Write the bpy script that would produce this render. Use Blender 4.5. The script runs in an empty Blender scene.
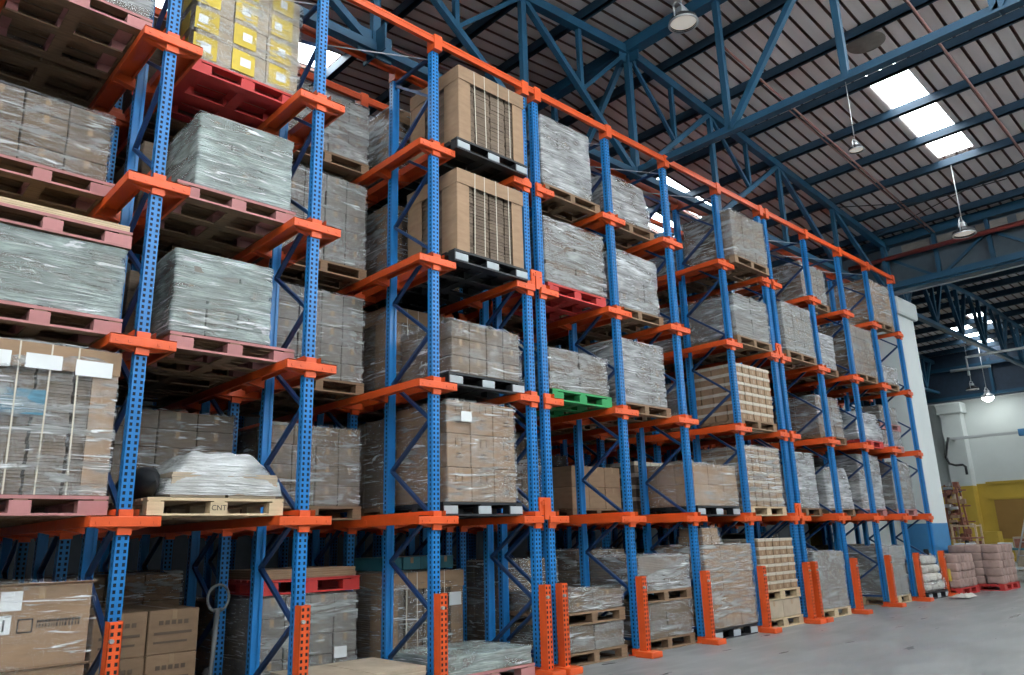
import bpy, math, random
from mathutils import Vector, Matrix, noise
S = bpy.context.scene
COL = S.collection
R = random.Random(7)

# ------------------------------------------------------------ camera
cam = bpy.data.cameras.new('camera')
cam.sensor_width = 36; cam.sensor_fit = 'HORIZONTAL'
cam.lens = 759.94 * 36 / 1024
cam.clip_end = 300
co = bpy.data.objects.new('camera', cam); COL.objects.link(co)
r0 = Vector((0.73106432, -0.68174478, -0.02773095))
r1 = Vector((0.1557075, 0.20626642, -0.96602761))
r2 = Vector((0.66430424, 0.7019104, 0.2569468))
m = Matrix((( r0.x, -r1.x, -r2.x), (r0.y, -r1.y, -r2.y), (r0.z, -r1.z, -r2.z))).to_4x4()
m.translation = Vector((-2.0531, -6.9033, 1.47))
co.matrix_world = m
S.camera = co

# ------------------------------------------------------------ world, exposure
w = bpy.data.worlds.new('sky'); S.world = w; w.use_nodes = True
bg = w.node_tree.nodes['Background']
bg.inputs[0].default_value = (0.88, 0.95, 1.0, 1); bg.inputs[1].default_value = 12.5
S.view_settings.view_transform = 'Standard'; S.view_settings.look = 'None'
S.view_settings.gamma = 1; S.view_settings.use_curve_mapping = False
S.view_settings.exposure = -0.12
S.cycles.max_bounces = 8; S.cycles.transparent_max_bounces = 12
S.cycles.diffuse_bounces = 1; S.cycles.glossy_bounces = 3
S.cycles.use_denoising = True
S.cycles.caustics_reflective = False; S.cycles.caustics_refractive = False

# ------------------------------------------------------------ materials
def mat(name, col, rough=0.6, metal=0.0, var=0.0, scale=6.0, stretch=(1, 1, 1), bump=0.0, bscale=None, spec=0.5, coord='Object', emit=None, estr=0):
    M = bpy.data.materials.new(name); M.use_nodes = True
    nt = M.node_tree; N = nt.nodes; L = nt.links
    p = N['Principled BSDF']
    p.inputs['Base Color'].default_value = (*col, 1); p.inputs['Roughness'].default_value = rough
    p.inputs['Metallic'].default_value = metal; p.inputs['Specular IOR Level'].default_value = spec
    if emit:
        p.inputs['Emission Color'].default_value = (*emit, 1); p.inputs['Emission Strength'].default_value = estr
    if var or bump:
        tc = N.new('ShaderNodeTexCoord'); mp = N.new('ShaderNodeMapping'); mp.inputs['Scale'].default_value = stretch
        L.new(tc.outputs[coord], mp.inputs[0])
        n = N.new('ShaderNodeTexNoise'); n.inputs['Scale'].default_value = scale; n.inputs['Detail'].default_value = 6
        L.new(mp.outputs[0], n.inputs['Vector'])
        if var:
            oi = N.new('ShaderNodeObjectInfo')
            mr = N.new('ShaderNodeMapRange'); mr.inputs['From Min'].default_value = .25; mr.inputs['From Max'].default_value = .75
            mr.inputs['To Min'].default_value = 1 - var; mr.inputs['To Max'].default_value = 1 + var
            L.new(n.outputs['Fac'], mr.inputs['Value'])
            m2 = N.new('ShaderNodeMapRange'); m2.inputs['To Min'].default_value = 1 - var * .6; m2.inputs['To Max'].default_value = 1 + var * .6
            L.new(oi.outputs['Random'], m2.inputs['Value'])
            mu = N.new('ShaderNodeMath'); mu.operation = 'MULTIPLY'; L.new(mr.outputs[0], mu.inputs[0]); L.new(m2.outputs[0], mu.inputs[1])
            vm = N.new('ShaderNodeVectorMath'); vm.operation = 'SCALE'; vm.inputs[0].default_value = col
            L.new(mu.outputs[0], vm.inputs['Scale']); L.new(vm.outputs[0], p.inputs['Base Color'])
        if bump:
            b = N.new('ShaderNodeBump'); b.inputs['Strength'].default_value = bump; b.inputs['Distance'].default_value = .02
            if bscale:
                n = N.new('ShaderNodeTexNoise'); n.inputs['Scale'].default_value = bscale; n.inputs['Detail'].default_value = 5
                L.new(mp.outputs[0], n.inputs['Vector'])
            L.new(n.outputs['Fac'], b.inputs['Height']); L.new(b.outputs[0], p.inputs['Normal'])
    return M

def film(name, lo, hi, glint, col=(.80, .83, .82), stretch=(1.0, 1.0, 6), sc=1.8):
    """clear stretch film: wrinkled, glossy, milky where the layers bunch up, white glints put into the colour"""
    M = bpy.data.materials.new(name); M.use_nodes = True
    nt = M.node_tree; N = nt.nodes; L = nt.links
    p = N['Principled BSDF']; out = N['Material Output']
    p.inputs['Base Color'].default_value = (*col, 1); p.inputs['Roughness'].default_value = .16
    p.inputs['Specular IOR Level'].default_value = 1.0
    tc = N.new('ShaderNodeTexCoord'); oi = N.new('ShaderNodeObjectInfo')
    add = N.new('ShaderNodeVectorMath'); add.operation = 'ADD'
    mm = N.new('ShaderNodeVectorMath'); mm.operation = 'SCALE'; mm.inputs[0].default_value = (37, 51, 23)
    L.new(oi.outputs['Random'], mm.inputs['Scale']); L.new(tc.outputs['Object'], add.inputs[0]); L.new(mm.outputs[0], add.inputs[1])
    def nz(st, rot, scale, det, dist, rough=.6):
        mp = N.new('ShaderNodeMapping'); mp.inputs['Scale'].default_value = st; mp.inputs['Rotation'].default_value = rot
        L.new(add.outputs[0], mp.inputs[0])
        n = N.new('ShaderNodeTexNoise'); n.inputs['Scale'].default_value = scale; n.inputs['Detail'].default_value = det; n.inputs['Roughness'].default_value = rough; n.inputs['Distortion'].default_value = dist
        L.new(mp.outputs[0], n.inputs['Vector']); return n.outputs['Fac']
    def rng(v, a, b, c, d):
        mr = N.new('ShaderNodeMapRange'); mr.inputs['From Min'].default_value = a; mr.inputs['From Max'].default_value = b
        mr.inputs['To Min'].default_value = c; mr.inputs['To Max'].default_value = d; L.new(v, mr.inputs['Value']); return mr.outputs[0]
    def op(o, a, b):
        m = N.new('ShaderNodeMath'); m.operation = o
        for k, v in enumerate((a, b)):
            if isinstance(v, float): m.inputs[k].default_value = v
            else: L.new(v, m.inputs[k])
        return m.outputs[0]
    base = nz(stretch, (.08, .10, 0), sc, 8, .8, .68)
    fold = nz((.9, .9, 16), (.05, .07, 0), 1.6, 4, 1.4)
    diag = nz((1.2, 1.2, 12), (.5, .7, 0), 1.2, 3, 1.0)
    big = nz((1, 1, 1.6), (0, 0, 0), 1.5, 2, 0.0)
    al = rng(base, .40, .62, lo, hi)
    al = op('MULTIPLY', al, rng(big, .35, .65, .55, 1.2))
    st = op('MAXIMUM', rng(fold, .60, .66, 0, glint), rng(diag, .635, .68, 0, glint * .8))
    cm = N.new('ShaderNodeMix'); cm.data_type = 'RGBA'; L.new(rng(st, 0, .6, 0, 1), cm.inputs[0]); cm.inputs[6].default_value = (*col, 1); cm.inputs[7].default_value = (.97, .99, 1, 1); L.new(cm.outputs[2], p.inputs['Base Color'])  # painted glints: near-white streaks in base colour, more opaque too
    al = op('MAXIMUM', al, st)
    al = op('MINIMUM', al, .97)
    b = N.new('ShaderNodeBump'); b.inputs['Strength'].default_value = 1.0; b.inputs['Distance'].default_value = .045
    h = op('ADD', base, op('MULTIPLY', fold, 1.2)); L.new(h, b.inputs['Height']); L.new(b.outputs[0], p.inputs['Normal'])
    tr = N.new('ShaderNodeBsdfTransparent'); mx = N.new('ShaderNodeMixShader')
    L.new(al, mx.inputs[0]); L.new(tr.outputs[0], mx.inputs[1]); L.new(p.outputs[0], mx.inputs[2]); L.new(mx.outputs[0], out.inputs[0])
    return M

M = dict(
    blue=mat('blue_rack_paint', (.014, .19, .50), .36, var=.12, scale=3),
    inner=mat('hole_shade_liner', (.006, .012, .022), .8),  # near-black liner colour, stands in for the shade inside the holes
    navy=mat('dark_blue_brace_paint', (.010, .045, .14), .4, var=.12),
    orange=mat('orange_rack_paint', (.74, .095, .016), .42, var=.10, scale=4),
    steel=mat('galvanised_steel', (.45, .46, .47), .4, .7, var=.1),
    truss=mat('teal_truss_paint', (.012, .068, .125), .45, var=.15, scale=2),
    roof=mat('roof_sheet', (.72, .66, .64), .5, .1, var=.10, scale=1.2, stretch=(.4, 3, 1)),
    rib=mat('rib_groove_brown', (.16, .085, .065), .7, var=.2),  # brown tone for the groove faces of the roof ribs
    purl=mat('dark_purlin_paint', (.018, .05, .085), .5, var=.15),
    trans=mat('translucent_sheet', (.9, .95, .95), .3),
    wall=mat('painted_wall', (.62, .66, .64), .8, var=.05, scale=1, coord='Object'),
    wallb=mat('shade_dark_wall', (.06, .07, .08), .8, var=.1),  # darkened wall colour, stands in for the gloom behind the rack
    yellow=mat('yellow_wall_paint', (.55, .37, .05), .7, var=.10, scale=1),
    ochre=mat('ochre_shutter', (.36, .20, .05), .6, var=.1, scale=1),
    dullblue=mat('dull_blue_plastic', (.07, .19, .26), .5, var=.3, scale=8, stretch=(1, 1, 6)),
    bluewall=mat('blue_wall_paint', (.05, .20, .40), .6, var=.06),
    kraft=mat('kraft_cardboard', (.33, .21, .125), .8, var=.14, scale=5, stretch=(1, 1, 3), bump=.15),
    kraftd=mat('dull_cardboard', (.185, .135, .095), .85, var=.20, scale=7, stretch=(1, 1, 5), bump=.3),
    kraftg=mat('grey_cardboard', (.215, .195, .17), .85, var=.16, scale=7, stretch=(1, 1, 4), bump=.25),
    kraftl=mat('pale_cardboard', (.45, .36, .26), .8, var=.12, scale=6, bump=.15),
    casel=mat('pale_case_lid', (.56, .49, .39), .75, var=.12, scale=8),
    white=mat('white_label', (.75, .76, .75), .6, var=.05),
    tape=mat('pale_strap', (.62, .56, .44), .5),
    brownt=mat('brown_tape', (.38, .25, .14), .35),
    ink=mat('dark_ink', (.03, .03, .03), .7),
    fade=mat('faded_print', (.16, .11, .075), .8),
    ylab=mat('yellow_print', (.64, .46, .05), .6, var=.12, scale=12),
    wood=mat('pallet_wood', (.25, .155, .09), .8, var=.22, scale=5, stretch=(1, 6, 6), bump=.2),
    woodl=mat('new_pallet_wood', (.56, .42, .26), .75, var=.15, scale=5, stretch=(1, 6, 6), bump=.2),
    pink=mat('faded_pink_pallet_paint', (.46, .20, .19), .8, var=.16, scale=5, bump=.2),
    redp=mat('red_pallet_paint', (.55, .04, .035), .6, var=.14, scale=5, bump=.15),
    green=mat('green_pallet_paint', (.03, .30, .09), .6, var=.14, scale=5, bump=.15),
    black=mat('black_plastic', (.02, .022, .024), .5, var=.1),
    greyp=mat('grey_plastic_foot', (.42, .46, .47), .6, var=.1),
    bag=mat('pinkish_sack', (.36, .24, .205), .75, var=.18, scale=9, bump=.5),
    bagw=mat('white_sack', (.62, .58, .52), .6, var=.15, scale=6, bump=.7),
    alu=mat('lamp_aluminium', (.62, .63, .63), .35, .6),
    pipe=mat('grey_pipe', (.50, .52, .52), .45, .2),
    dgrey=mat('worn_grey_steel', (.16, .17, .17), .4, .4),
    redpipe=mat('red_pipe', (.32, .07, .06), .5),
    pinkpipe=mat('faded_red_pipe', (.30, .15, .13), .5),
    lens=mat('lamp_glass', (.75, .72, .66), .3, emit=(1, .93, .82), estr=.35),
    lit=mat('lit_lamp_glass', (.9, .9, .9), .3, emit=(.93, 1, .97), estr=60),
    rust=mat('rusty_machine', (.26, .10, .065), .6, var=.35, scale=10),
    teal=mat('teal_bins', (.05, .20, .24), .5, var=.15),
    f0=film('clear_torn_film', .0, .10, .80),
    f1=film('light_stretch_film', .02, .42, .85),
    f2=film('grey_stretch_film', .10, .62, .85, (.74, .76, .75)),
    f3=film('heavy_green_tinted_film', .42, .88, .95, (.60, .70, .66)),
    f5=film('white_crumpled_film', .55, .95, .95, (.86, .88, .86)),
    f4=film('milky_stretch_film', .34, .84, .92, (.76, .77, .765)),
)
# concrete floor
def floor_mat():
    Mm = mat('concrete_floor', (.25, .252, .245), .42, var=.16, scale=.9)
    nt = Mm.node_tree; N = nt.nodes; L = nt.links; p = N['Principled BSDF']
    tc = N.new('ShaderNodeTexCoord'); n = N.new('ShaderNodeTexNoise'); n.inputs['Scale'].default_value = 2.3; n.inputs['Detail'].default_value = 8
    mp = N.new('ShaderNodeMapping'); mp.inputs['Scale'].default_value = (.35, 1.6, 1); L.new(tc.outputs['Object'], mp.inputs[0]); L.new(mp.outputs[0], n.inputs['Vector'])
    mr = N.new('ShaderNodeMapRange'); mr.inputs['From Min'].default_value = .3; mr.inputs['From Max'].default_value = .7; mr.inputs['To Min'].default_value = .25; mr.inputs['To Max'].default_value = .6
    L.new(n.outputs['Fac'], mr.inputs['Value']); L.new(mr.outputs[0], p.inputs['Roughness'])
    cr = N.new('ShaderNodeMixRGB'); cr.blend_type = 'MULTIPLY'; cr.inputs[0].default_value = .55
    src = p.inputs['Base Color'].links[0].from_socket
    r2_ = N.new('ShaderNodeMapRange'); r2_.inputs['From Min'].default_value = .25; r2_.inputs['From Max'].default_value = .75; r2_.inputs['To Min'].default_value = .62; r2_.inputs['To Max'].default_value = 1.25
    L.new(n.outputs['Fac'], r2_.inputs['Value'])
    L.new(src, cr.inputs[1]); L.new(r2_.outputs[0], cr.inputs[2]); L.new(cr.outputs[0], p.inputs['Base Color'])
    return Mm
M['floor'] = floor_mat()
# translucent roof panel
tn = M['trans'].node_tree; tp = tn.nodes['Principled BSDF']; tt = tn.nodes.new('ShaderNodeBsdfTransparent'); tx = tn.nodes.new('ShaderNodeMixShader'); tx.inputs[0].default_value = .12
tn.links.new(tt.outputs[0], tx.inputs[1]); tn.links.new(tp.outputs[0], tx.inputs[2]); tn.links.new(tx.outputs[0], tn.nodes['Material Output'].inputs[0])

# ------------------------------------------------------------ mesh helpers
class MB:
    def __init__(s): s.v = []; s.f = []; s.m = []; s.mi = 0
    def add(s, vs, fs):
        o = len(s.v); s.v += [tuple(x) for x in vs]; s.f += [tuple(i + o for i in f) for f in fs]; s.m += [s.mi] * len(fs)
    def box(s, x0, x1, y0, y1, z0, z1):
        s.add([(x0, y0, z0), (x1, y0, z0), (x1, y1, z0), (x0, y1, z0), (x0, y0, z1), (x1, y0, z1), (x1, y1, z1), (x0, y1, z1)],
              [(0, 3, 2, 1), (4, 5, 6, 7), (0, 1, 5, 4), (1, 2, 6, 5), (2, 3, 7, 6), (3, 0, 4, 7)])
    def cbox(s, x0, x1, y0, y1, z0, z1, b):     # box with chamfered vertical edges and a slight top/bottom chamfer
        ring = lambda e: [(x0 + b, y0 + e), (x1 - b, y0 + e), (x1 - e, y0 + b), (x1 - e, y1 - b), (x1 - b, y1 - e), (x0 + b, y1 - e), (x0 + e, y1 - b), (x0 + e, y0 + b)]
        vs = [(x, y, z0) for x, y in ring(b * .6)] + [(x, y, z0 + b) for x, y in ring(0)] + [(x, y, z1 - b) for x, y in ring(0)] + [(x, y, z1) for x, y in ring(b * .6)]
        fs = [tuple(range(7, -1, -1)), tuple(range(24, 32))]
        for k in range(3):
            for i in range(8): j = (i + 1) % 8; fs.append((k * 8 + i, k * 8 + j, k * 8 + 8 + j, k * 8 + 8 + i))
        s.add(vs, fs)
    def bar(s, a, b, w, h, up=(0, 0, 1)):
        a = Vector(a); b = Vector(b); d = (b - a).normalized(); u = Vector(up)
        if abs(d.dot(u)) > .98: u = Vector((0, 1, 0))
        x = d.cross(u).normalized() * w / 2; z = x.cross(d).normalized() * h / 2
        s.add([a - x - z, a + x - z, a + x + z, a - x + z, b - x - z, b + x - z, b + x + z, b - x + z],
              [(0, 3, 2, 1), (4, 5, 6, 7), (0, 1, 5, 4), (1, 2, 6, 5), (2, 3, 7, 6), (3, 0, 4, 7)])
    def angle(s, a, b, w, t=.008, up=(0, 0, 1)):     # double angle look: T of two plates
        s.bar(a, b, w, t, up)
        a = Vector(a); b = Vector(b); d = (b - a).normalized(); u = Vector(up)
        if abs(d.dot(u)) > .98: u = Vector((0, 1, 0))
        x = d.cross(u).normalized(); z = x.cross(d).normalized() * w / 2
        s.bar(a - z, b - z, t * 2.5, w, up)
    def tube(s, pts, r, n=8, closed=False):
        pts = [Vector(p) for p in pts]; K = len(pts); vs = []; fs = []
        ref = None
        for i, p in enumerate(pts):
            d = (pts[(i + 1) % K if closed else min(i + 1, K - 1)] - pts[(i - 1) % K if closed else max(i - 1, 0)]).normalized()
            if ref is None: ref = d.orthogonal().normalized()
            ref = (ref - d * ref.dot(d)).normalized(); q = d.cross(ref)
            rr = r[i] if isinstance(r, (list, tuple)) else r
            for k in range(n):
                a = 2 * math.pi * k / n; vs.append(p + (ref * math.cos(a) + q * math.sin(a)) * rr)
        for i in range(K if closed else K - 1):
            j = (i + 1) % K
            for k in range(n): fs.append((i * n + k, i * n + (k + 1) % n, j * n + (k + 1) % n, j * n + k))
        if not closed: fs.append(tuple(range(n - 1, -1, -1))); fs.append(tuple((K - 1) * n + k for k in range(n)))
        s.add(vs, fs)
    def lathe(s, prof, c=(0, 0, 0), n=24):
        vs = []; fs = []
        for r, z in prof:
            for k in range(n): a = 2 * math.pi * k / n; vs.append((c[0] + r * math.cos(a), c[1] + r * math.sin(a), c[2] + z))
        for i in range(len(prof) - 1):
            for k in range(n): fs.append((i * n + k, i * n + (k + 1) % n, (i + 1) * n + (k + 1) % n, (i + 1) * n + k))
        s.add(vs, fs)
    def mesh(s, name, mats, smooth=False):
        me = bpy.data.meshes.new(name); me.from_pydata(s.v, [], s.f)
        for x in (mats if isinstance(mats, (list, tuple)) else [mats]): me.materials.append(x)
        me.polygons.foreach_set('material_index', s.m)
        if smooth: me.polygons.foreach_set('use_smooth', [True] * len(me.polygons))
        me.update(); return me

def put(name, me, parent=None, loc=(0, 0, 0), rz=0):
    o = bpy.data.objects.new(name, me); COL.objects.link(o)
    o.location = loc; o.rotation_euler = (0, 0, rz)
    if parent is not None: o.parent = parent
    return o
def text(name, body, size, mk, parent, loc, align='LEFT'):
    cu = bpy.data.curves.new(name, 'FONT'); cu.body = body; cu.size = size; cu.extrude = .0006; cu.align_x = align
    tmp = bpy.data.objects.new('tmp', cu); COL.objects.link(tmp); bpy.context.view_layer.update()
    me = bpy.data.meshes.new_from_object(tmp.evaluated_get(bpy.context.evaluated_depsgraph_get())); me.name = name
    bpy.data.objects.remove(tmp); me.materials.clear(); me.materials.append(mk)
    o = put(name, me, parent, loc); o.rotation_euler = (math.pi / 2, 0, 0); return o
def tag(o, label, cat, group=None, kind=None):
    o['label'] = label; o['category'] = cat
    if group: o['group'] = group
    if kind: o['kind'] = kind
    return o
def thing(name, label, cat, loc=(0, 0, 0), rz=0, group=None):
    return tag(put(name, None, None, loc, rz), label, cat, group)
def struct(name, mb, m_, smooth=False, loc=(0, 0, 0)):
    o = put(name, mb.mesh(name, m_, smooth), None, loc); o['kind'] = 'structure'; return o

# ------------------------------------------------------------ layout constants (metres)
LEV = [0.0, 1.70, 3.21, 4.72, 6.23]; TOP = 7.76
POST = [('Y', -1.84), ('Z', -1.60), ('A', 0.0), ('B', 1.61), ('C', 3.21), ('D', 4.78), ('E', 5.03), ('F', 6.64), ('G', 8.19), ('H', 9.83), ('I', 11.38), ('J', 11.62), ('K', 13.32), ('L', 14.97), ('M', 16.53), ('N', 18.10)]
PX = [p[1] for p in POST]
LEFT_ONLY = {0, 5, 10, 15}; RIGHT_ONLY = {1, 6, 11}
BAYS = [(-1.60, 0.0), (0.0, 1.61), (1.61, 3.21), (3.21, 4.78), (5.03, 6.64), (6.64, 8.19), (8.19, 9.83), (9.83, 11.38), (11.62, 13.32), (13.32, 14.97), (14.97, 16.53), (16.53, 18.10)]
ORD = ['first', 'second', 'third', 'fourth', 'fifth', 'sixth', 'seventh', 'eighth', 'ninth', 'tenth', 'eleventh', 'twelfth', 'thirteenth', 'fourteenth', 'fifteenth', 'sixteenth']
BAYN = [o + ' bay' for o in ORD]
LEVN = ['on the floor', 'on the lowest rails', 'on the second rails', 'on the third rails', 'on the top rails']
ROWS = [0.0, 1.75, 3.50, 5.25]
FD = 0.88

# ------------------------------------------------------------ floor and building shell
mb = MB(); mb.box(-30, 60, -30, 26, -.3, 0); struct('floor', mb, M['floor'])
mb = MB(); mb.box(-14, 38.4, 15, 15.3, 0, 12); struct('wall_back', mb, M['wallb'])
mb = MB(); mb.box(-14.3, -14, -14, 15, 0, 6.0); mb.box(-14.3, -14, 0, 15, 6.0, 12); struct('wall_left', mb, M['wall'])  # unseen wall, upper front part left open as a light source
mb = MB(); mb.box(-14.3, 38.4, -14.3, -14, 0, 7.9); struct('wall_front', mb, M['wall'])  # unseen wall, stops short of the roof to let light down on the rack

RX, RZ, SL = 8.25, 10.62, .0895          # ridge of the near hall
def roof_z(x): return RZ - abs(x - RX) * SL
SKY = [(12.46, 16.68, -2.80, -2.02), (12.46, 16.68, 3.05, 3.80), (12.46, 16.68, 4.40, 5.15), (-.2, 4.25, 4.10, 4.85),
       (12.46, 16.68, -6.4, -5.1), (8.8, 12.0, -6.4, -5.1), (0.0, 4.25, -6.4, -5.1), (4.6, 7.8, -6.4, -5.1), (-5.2, -.7, -6.4, -5.1),  # from here on unseen skylights, added to light the rack from above
       (8.8, 12.0, -9.0, -8.0), (0.0, 4.25, -9.0, -8.0), (4.6, 7.8, -9.0, -8.0), (-5.2, -.7, -3.9, -2.7), (0.0, 4.25, -3.9, -2.7)]
YLO, YHI, XLO, XHI = -14.0, 14.98, -14.0, 20.2
def ribbed(mb, x0, x1, y0, y1, zf, p=.27, g=.045, d=.075):
    """roof sheet seen from below: flat pans and upstanding ribs, running along X"""
    ys = []; k0 = math.floor(y0 / p); k = k0
    while k * p < y1:
        a = k * p
        for yy, dz in ((a, 0), (a + .012, d), (a + g, d), (a + g + .012, 0)): ys.append((yy, dz))
        k += 1
    ys = [(y, dz) for y, dz in ys if y0 < y < y1]; ys = [(y0, 0)] + ys + [(y1, 0)]
    vs = []; fs = []
    for y, dz in ys: vs += [(x0, y, zf(x0) + dz), (x1, y, zf(x1) + dz)]
    for i in range(len(ys) - 1):
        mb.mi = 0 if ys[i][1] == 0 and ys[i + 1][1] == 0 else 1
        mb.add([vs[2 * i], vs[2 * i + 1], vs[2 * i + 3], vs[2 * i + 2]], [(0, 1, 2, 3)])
    mb.mi = 0; vs = []
    n = len(vs); vs += [(x0, y0, zf(x0) + .09), (x1, y0, zf(x1) + .09), (x1, y1, zf(x1) + .09), (x0, y1, zf(x0) + .09)]; fs.append((n, n + 3, n + 2, n + 1))
    mb.add(vs, fs)
def roof_with_holes(side, x0, x1, holes, zf, name, yl=YLO, yh=YHI):
    mb = MB(); xs = sorted({x0, x1} | {h[0] for h in holes} | {h[1] for h in holes})
    for a, b in zip(xs, xs[1:]):
        hs = sorted([(h[2], h[3]) for h in holes if h[0] <= a + 1e-6 and h[1] >= b - 1e-6]); y = yl
        for c, d in hs:
            ribbed(mb, a, b, y, c, zf); y = d
        ribbed(mb, a, b, y, yh, zf)
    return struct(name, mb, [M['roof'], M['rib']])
roof_with_holes('l', XLO, RX, [s for s in SKY if s[1] < RX], roof_z, 'ceiling_left')
roof_with_holes('r', RX, XHI, [s for s in SKY if s[0] > RX], roof_z, 'ceiling_right')
for i, s in enumerate(SKY):
    mb = MB(); zf = roof_z
    mb.add([(s[0], s[2], zf(s[0]) + .05), (s[1], s[2], zf(s[1]) + .05), (s[1], s[3], zf(s[1]) + .05), (s[0], s[3], zf(s[0]) + .05)], [(0, 1, 2, 3)])
    struct('skylight_or_fill_%d' % (i + 1), mb, M['trans'])  # panels in view first, then the unseen ones added for light

# purlins along Y, near hall (cold-formed sections, one thing each)
PURL = [-11.2, -9.7, -8.2, -6.7, -5.2, -3.7, -2.2, -.7, .8, 2.4, 4.25, 5.6, 6.9, 9.30, 10.95, 12.46, 13.90, 15.35, 16.70, 18.05, 19.3]
for i, x in enumerate(PURL):
    mb = MB(); z = roof_z(x)
    mb.box(x - .035, x + .035, YLO, YHI, z - .19, z - .006); mb.box(x - .035, x + .075, YLO, YHI, z - .19, z - .178)
    o = put('roof_purlin', mb.mesh('roof_purlin', M['purl']), None)
    tag(o, 'dark steel purlin under the roof sheets, %s from the left gable' % (ORD + ['seventeenth', 'eighteenth', 'nineteenth', 'twentieth', 'twenty-first'])[i], 'roof beam', 'purlins under the roof of the near hall')

def truss_label_obj(name, label, grp): return thing(name, label, 'roof truss', group=grp)
# frames along X (rafter trusses)
TX = [-11.0, -8.28, -5.54, -2.78, -.05, 2.70, 5.48, 8.25, 10.98, 13.82, 16.60, 19.7]
BZ = 7.78
def x_truss(Y, label, full=True):
    t = truss_label_obj('roof_truss', label, 'trusses spanning the near hall')
    mb = MB()
    for a, b in ((XLO, RX), (RX, XHI)):
        mb.bar((a, Y, roof_z(a) - .28), (b, Y, roof_z(b) - .28), .14, .17)
    put('top_chord', mb.mesh('top_chord', M['truss']), t)
    mb = MB(); mb.bar((XLO, Y, BZ), (19.7, Y, BZ), .13, .12); put('bottom_chord', mb.mesh('bottom_chord', M['truss']), t)
    for i, x in enumerate(TX):
        mb = MB(); mb.bar((x, Y, BZ), (x, Y, roof_z(x) - .3), .11, .09 if x != 8.25 else .12); put('vertical', mb.mesh('vertical', M['truss']), t)
    for i in range(len(TX) - 1):
        a, b = TX[i], TX[i + 1]
        if b <= RX: lo, hi = b, a
        else: lo, hi = a, b
        zt = roof_z(hi) - .3; mx = (lo + hi) / 2; mz = (BZ + zt) / 2
        if i >= 9:           # towards the eaves: simple web
            lo, hi = hi, lo; zt = roof_z(hi) - .3; mz = (BZ + zt) / 2
        mb = MB(); mb.bar((lo, Y, BZ), (hi, Y, zt), .10, .10); put('diagonal', mb.mesh('diagonal', M['truss']), t)
        if i < 9:
            mb = MB(); mb.bar((mx, Y, mz), (mx, Y, roof_z(mx) - .3), .08, .08); put('sub_vertical', mb.mesh('sub_vertical', M['truss']), t)
            mb = MB(); mb.bar((mx, Y, mz), (lo, Y, roof_z(lo) - .3), .065, .065); put('sub_diagonal', mb.mesh('sub_diagonal', M['truss']), t)
    return t
def gusset(t, x, Y, z):
    mb = MB(); mb.box(x - .26, x + .26, Y - .012, Y + .012, z - .22, z + .16); mb.box(x - .012, x + .012, Y - .26, Y + .26, z - .22, z + .16)
    put('gusset_plate', mb.mesh('gusset_plate', M['truss']), t)
t = x_truss(.60, 'teal steel roof truss running above the front of the rack'); gusset(t, RX, .6, RZ - .33); gusset(t, 2.7, .6, BZ + .1); gusset(t, 5.48, .6, BZ + .1)

# ridge girder along Y
t = thing('ridge_girder', 'teal lattice girder under the ridge crossing over the rack', 'roof truss')
mb = MB(); mb.box(RX - .11, RX + .11, YLO, YHI, RZ - .36, RZ - .14); put('top_chord', mb.mesh('top_chord', M['truss']), t)
mb = MB(); mb.box(RX - .07, RX + .07, YLO, YHI, BZ - .02, BZ + .02); mb.box(RX - .02, RX + .02, YLO, YHI, BZ, BZ + .13); put('bottom_chord', mb.mesh('bottom_chord', M['truss']), t)
GY = [.6 + 1.92 * k for k in range(-6, 8)]
for i, y in enumerate(GY):
    mb = MB(); mb.bar((RX, y, BZ), (RX, y, RZ - .2), .10, .10); put('vertical', mb.mesh('vertical', M['truss']), t)
for i in range(len(GY) - 1):
    if i % 2 == 1: continue
    a, b = GY[i], GY[i + 1]
    za, zb = (RZ - .25, BZ)
    mb = MB(); mb.bar((RX, a, za), (RX, b, zb), .10, .10); put('diagonal', mb.mesh('diagonal', M['truss']), t)

# valley girder on the column line at X = 20
t = thing('valley_girder', 'deep teal girder with cladding panels above the white column', 'roof truss')
gx = 19.95
mb = MB(); mb.box(gx - .16, gx + .16, YLO, YHI, 9.28, 9.52); put('top_chord', mb.mesh('top_chord', M['truss']), t)
mb = MB(); mb.box(gx - .2, gx + .2, YLO, YHI, 7.90, 8.02); mb.box(gx - .3, gx - .2, YLO, YHI, 7.95, 8.12); put('bottom_chord', mb.mesh('bottom_chord', M['truss']), t)
mb = MB(); mb.box(gx + .10, gx + .13, YLO, YHI, 8.02, 9.3); put('cladding_panel', mb.mesh('cladding_panel', mat('girder_cladding', (.07, .095, .115), .6, var=.15)), t)
for k in range(9):
    y = .6 - 1.3 * k
    mb = MB(); mb.bar((gx - .05, y, 8.0), (gx - .05, y, 9.3), .1, .1); put('vertical', mb.mesh('vertical', M['truss']), t)
    if k % 2 == 0 and k < 8:
        for s in (0, 2.6):
            mb = MB(); mb.bar((gx - .08, y - 1.3, 8.02), (gx - .08, y - s, 8.95), .05, .07); put('diagonal', mb.mesh('diagonal', M['truss']), t)
for k in range(12):
    y = .2 - .95 * k
    mb = MB(); mb.box(gx + .07, gx + .098, y - .74, y, 9.0, 9.24); put('light_panel', mb.mesh('light_panel', M['kraftg']), t)
mb = MB(); mb.tube([(gx - .26, YLO, 8.86), (gx - .26, 1.6, 8.86)], .065, 10)
tag(put('fire_main_pipe', mb.mesh('fire_main_pipe', M['redpipe'], True)), 'thick dull red pipe running along the deep girder', 'pipe')
mb = MB(); mb.tube([(gx - .3, YLO, 7.75), (gx - .3, .5, 7.75)], .02, 6)
tag(put('conduit', mb.mesh('conduit', M['pipe'], True)), 'thin pale conduit below the deep girder', 'pipe')

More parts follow.
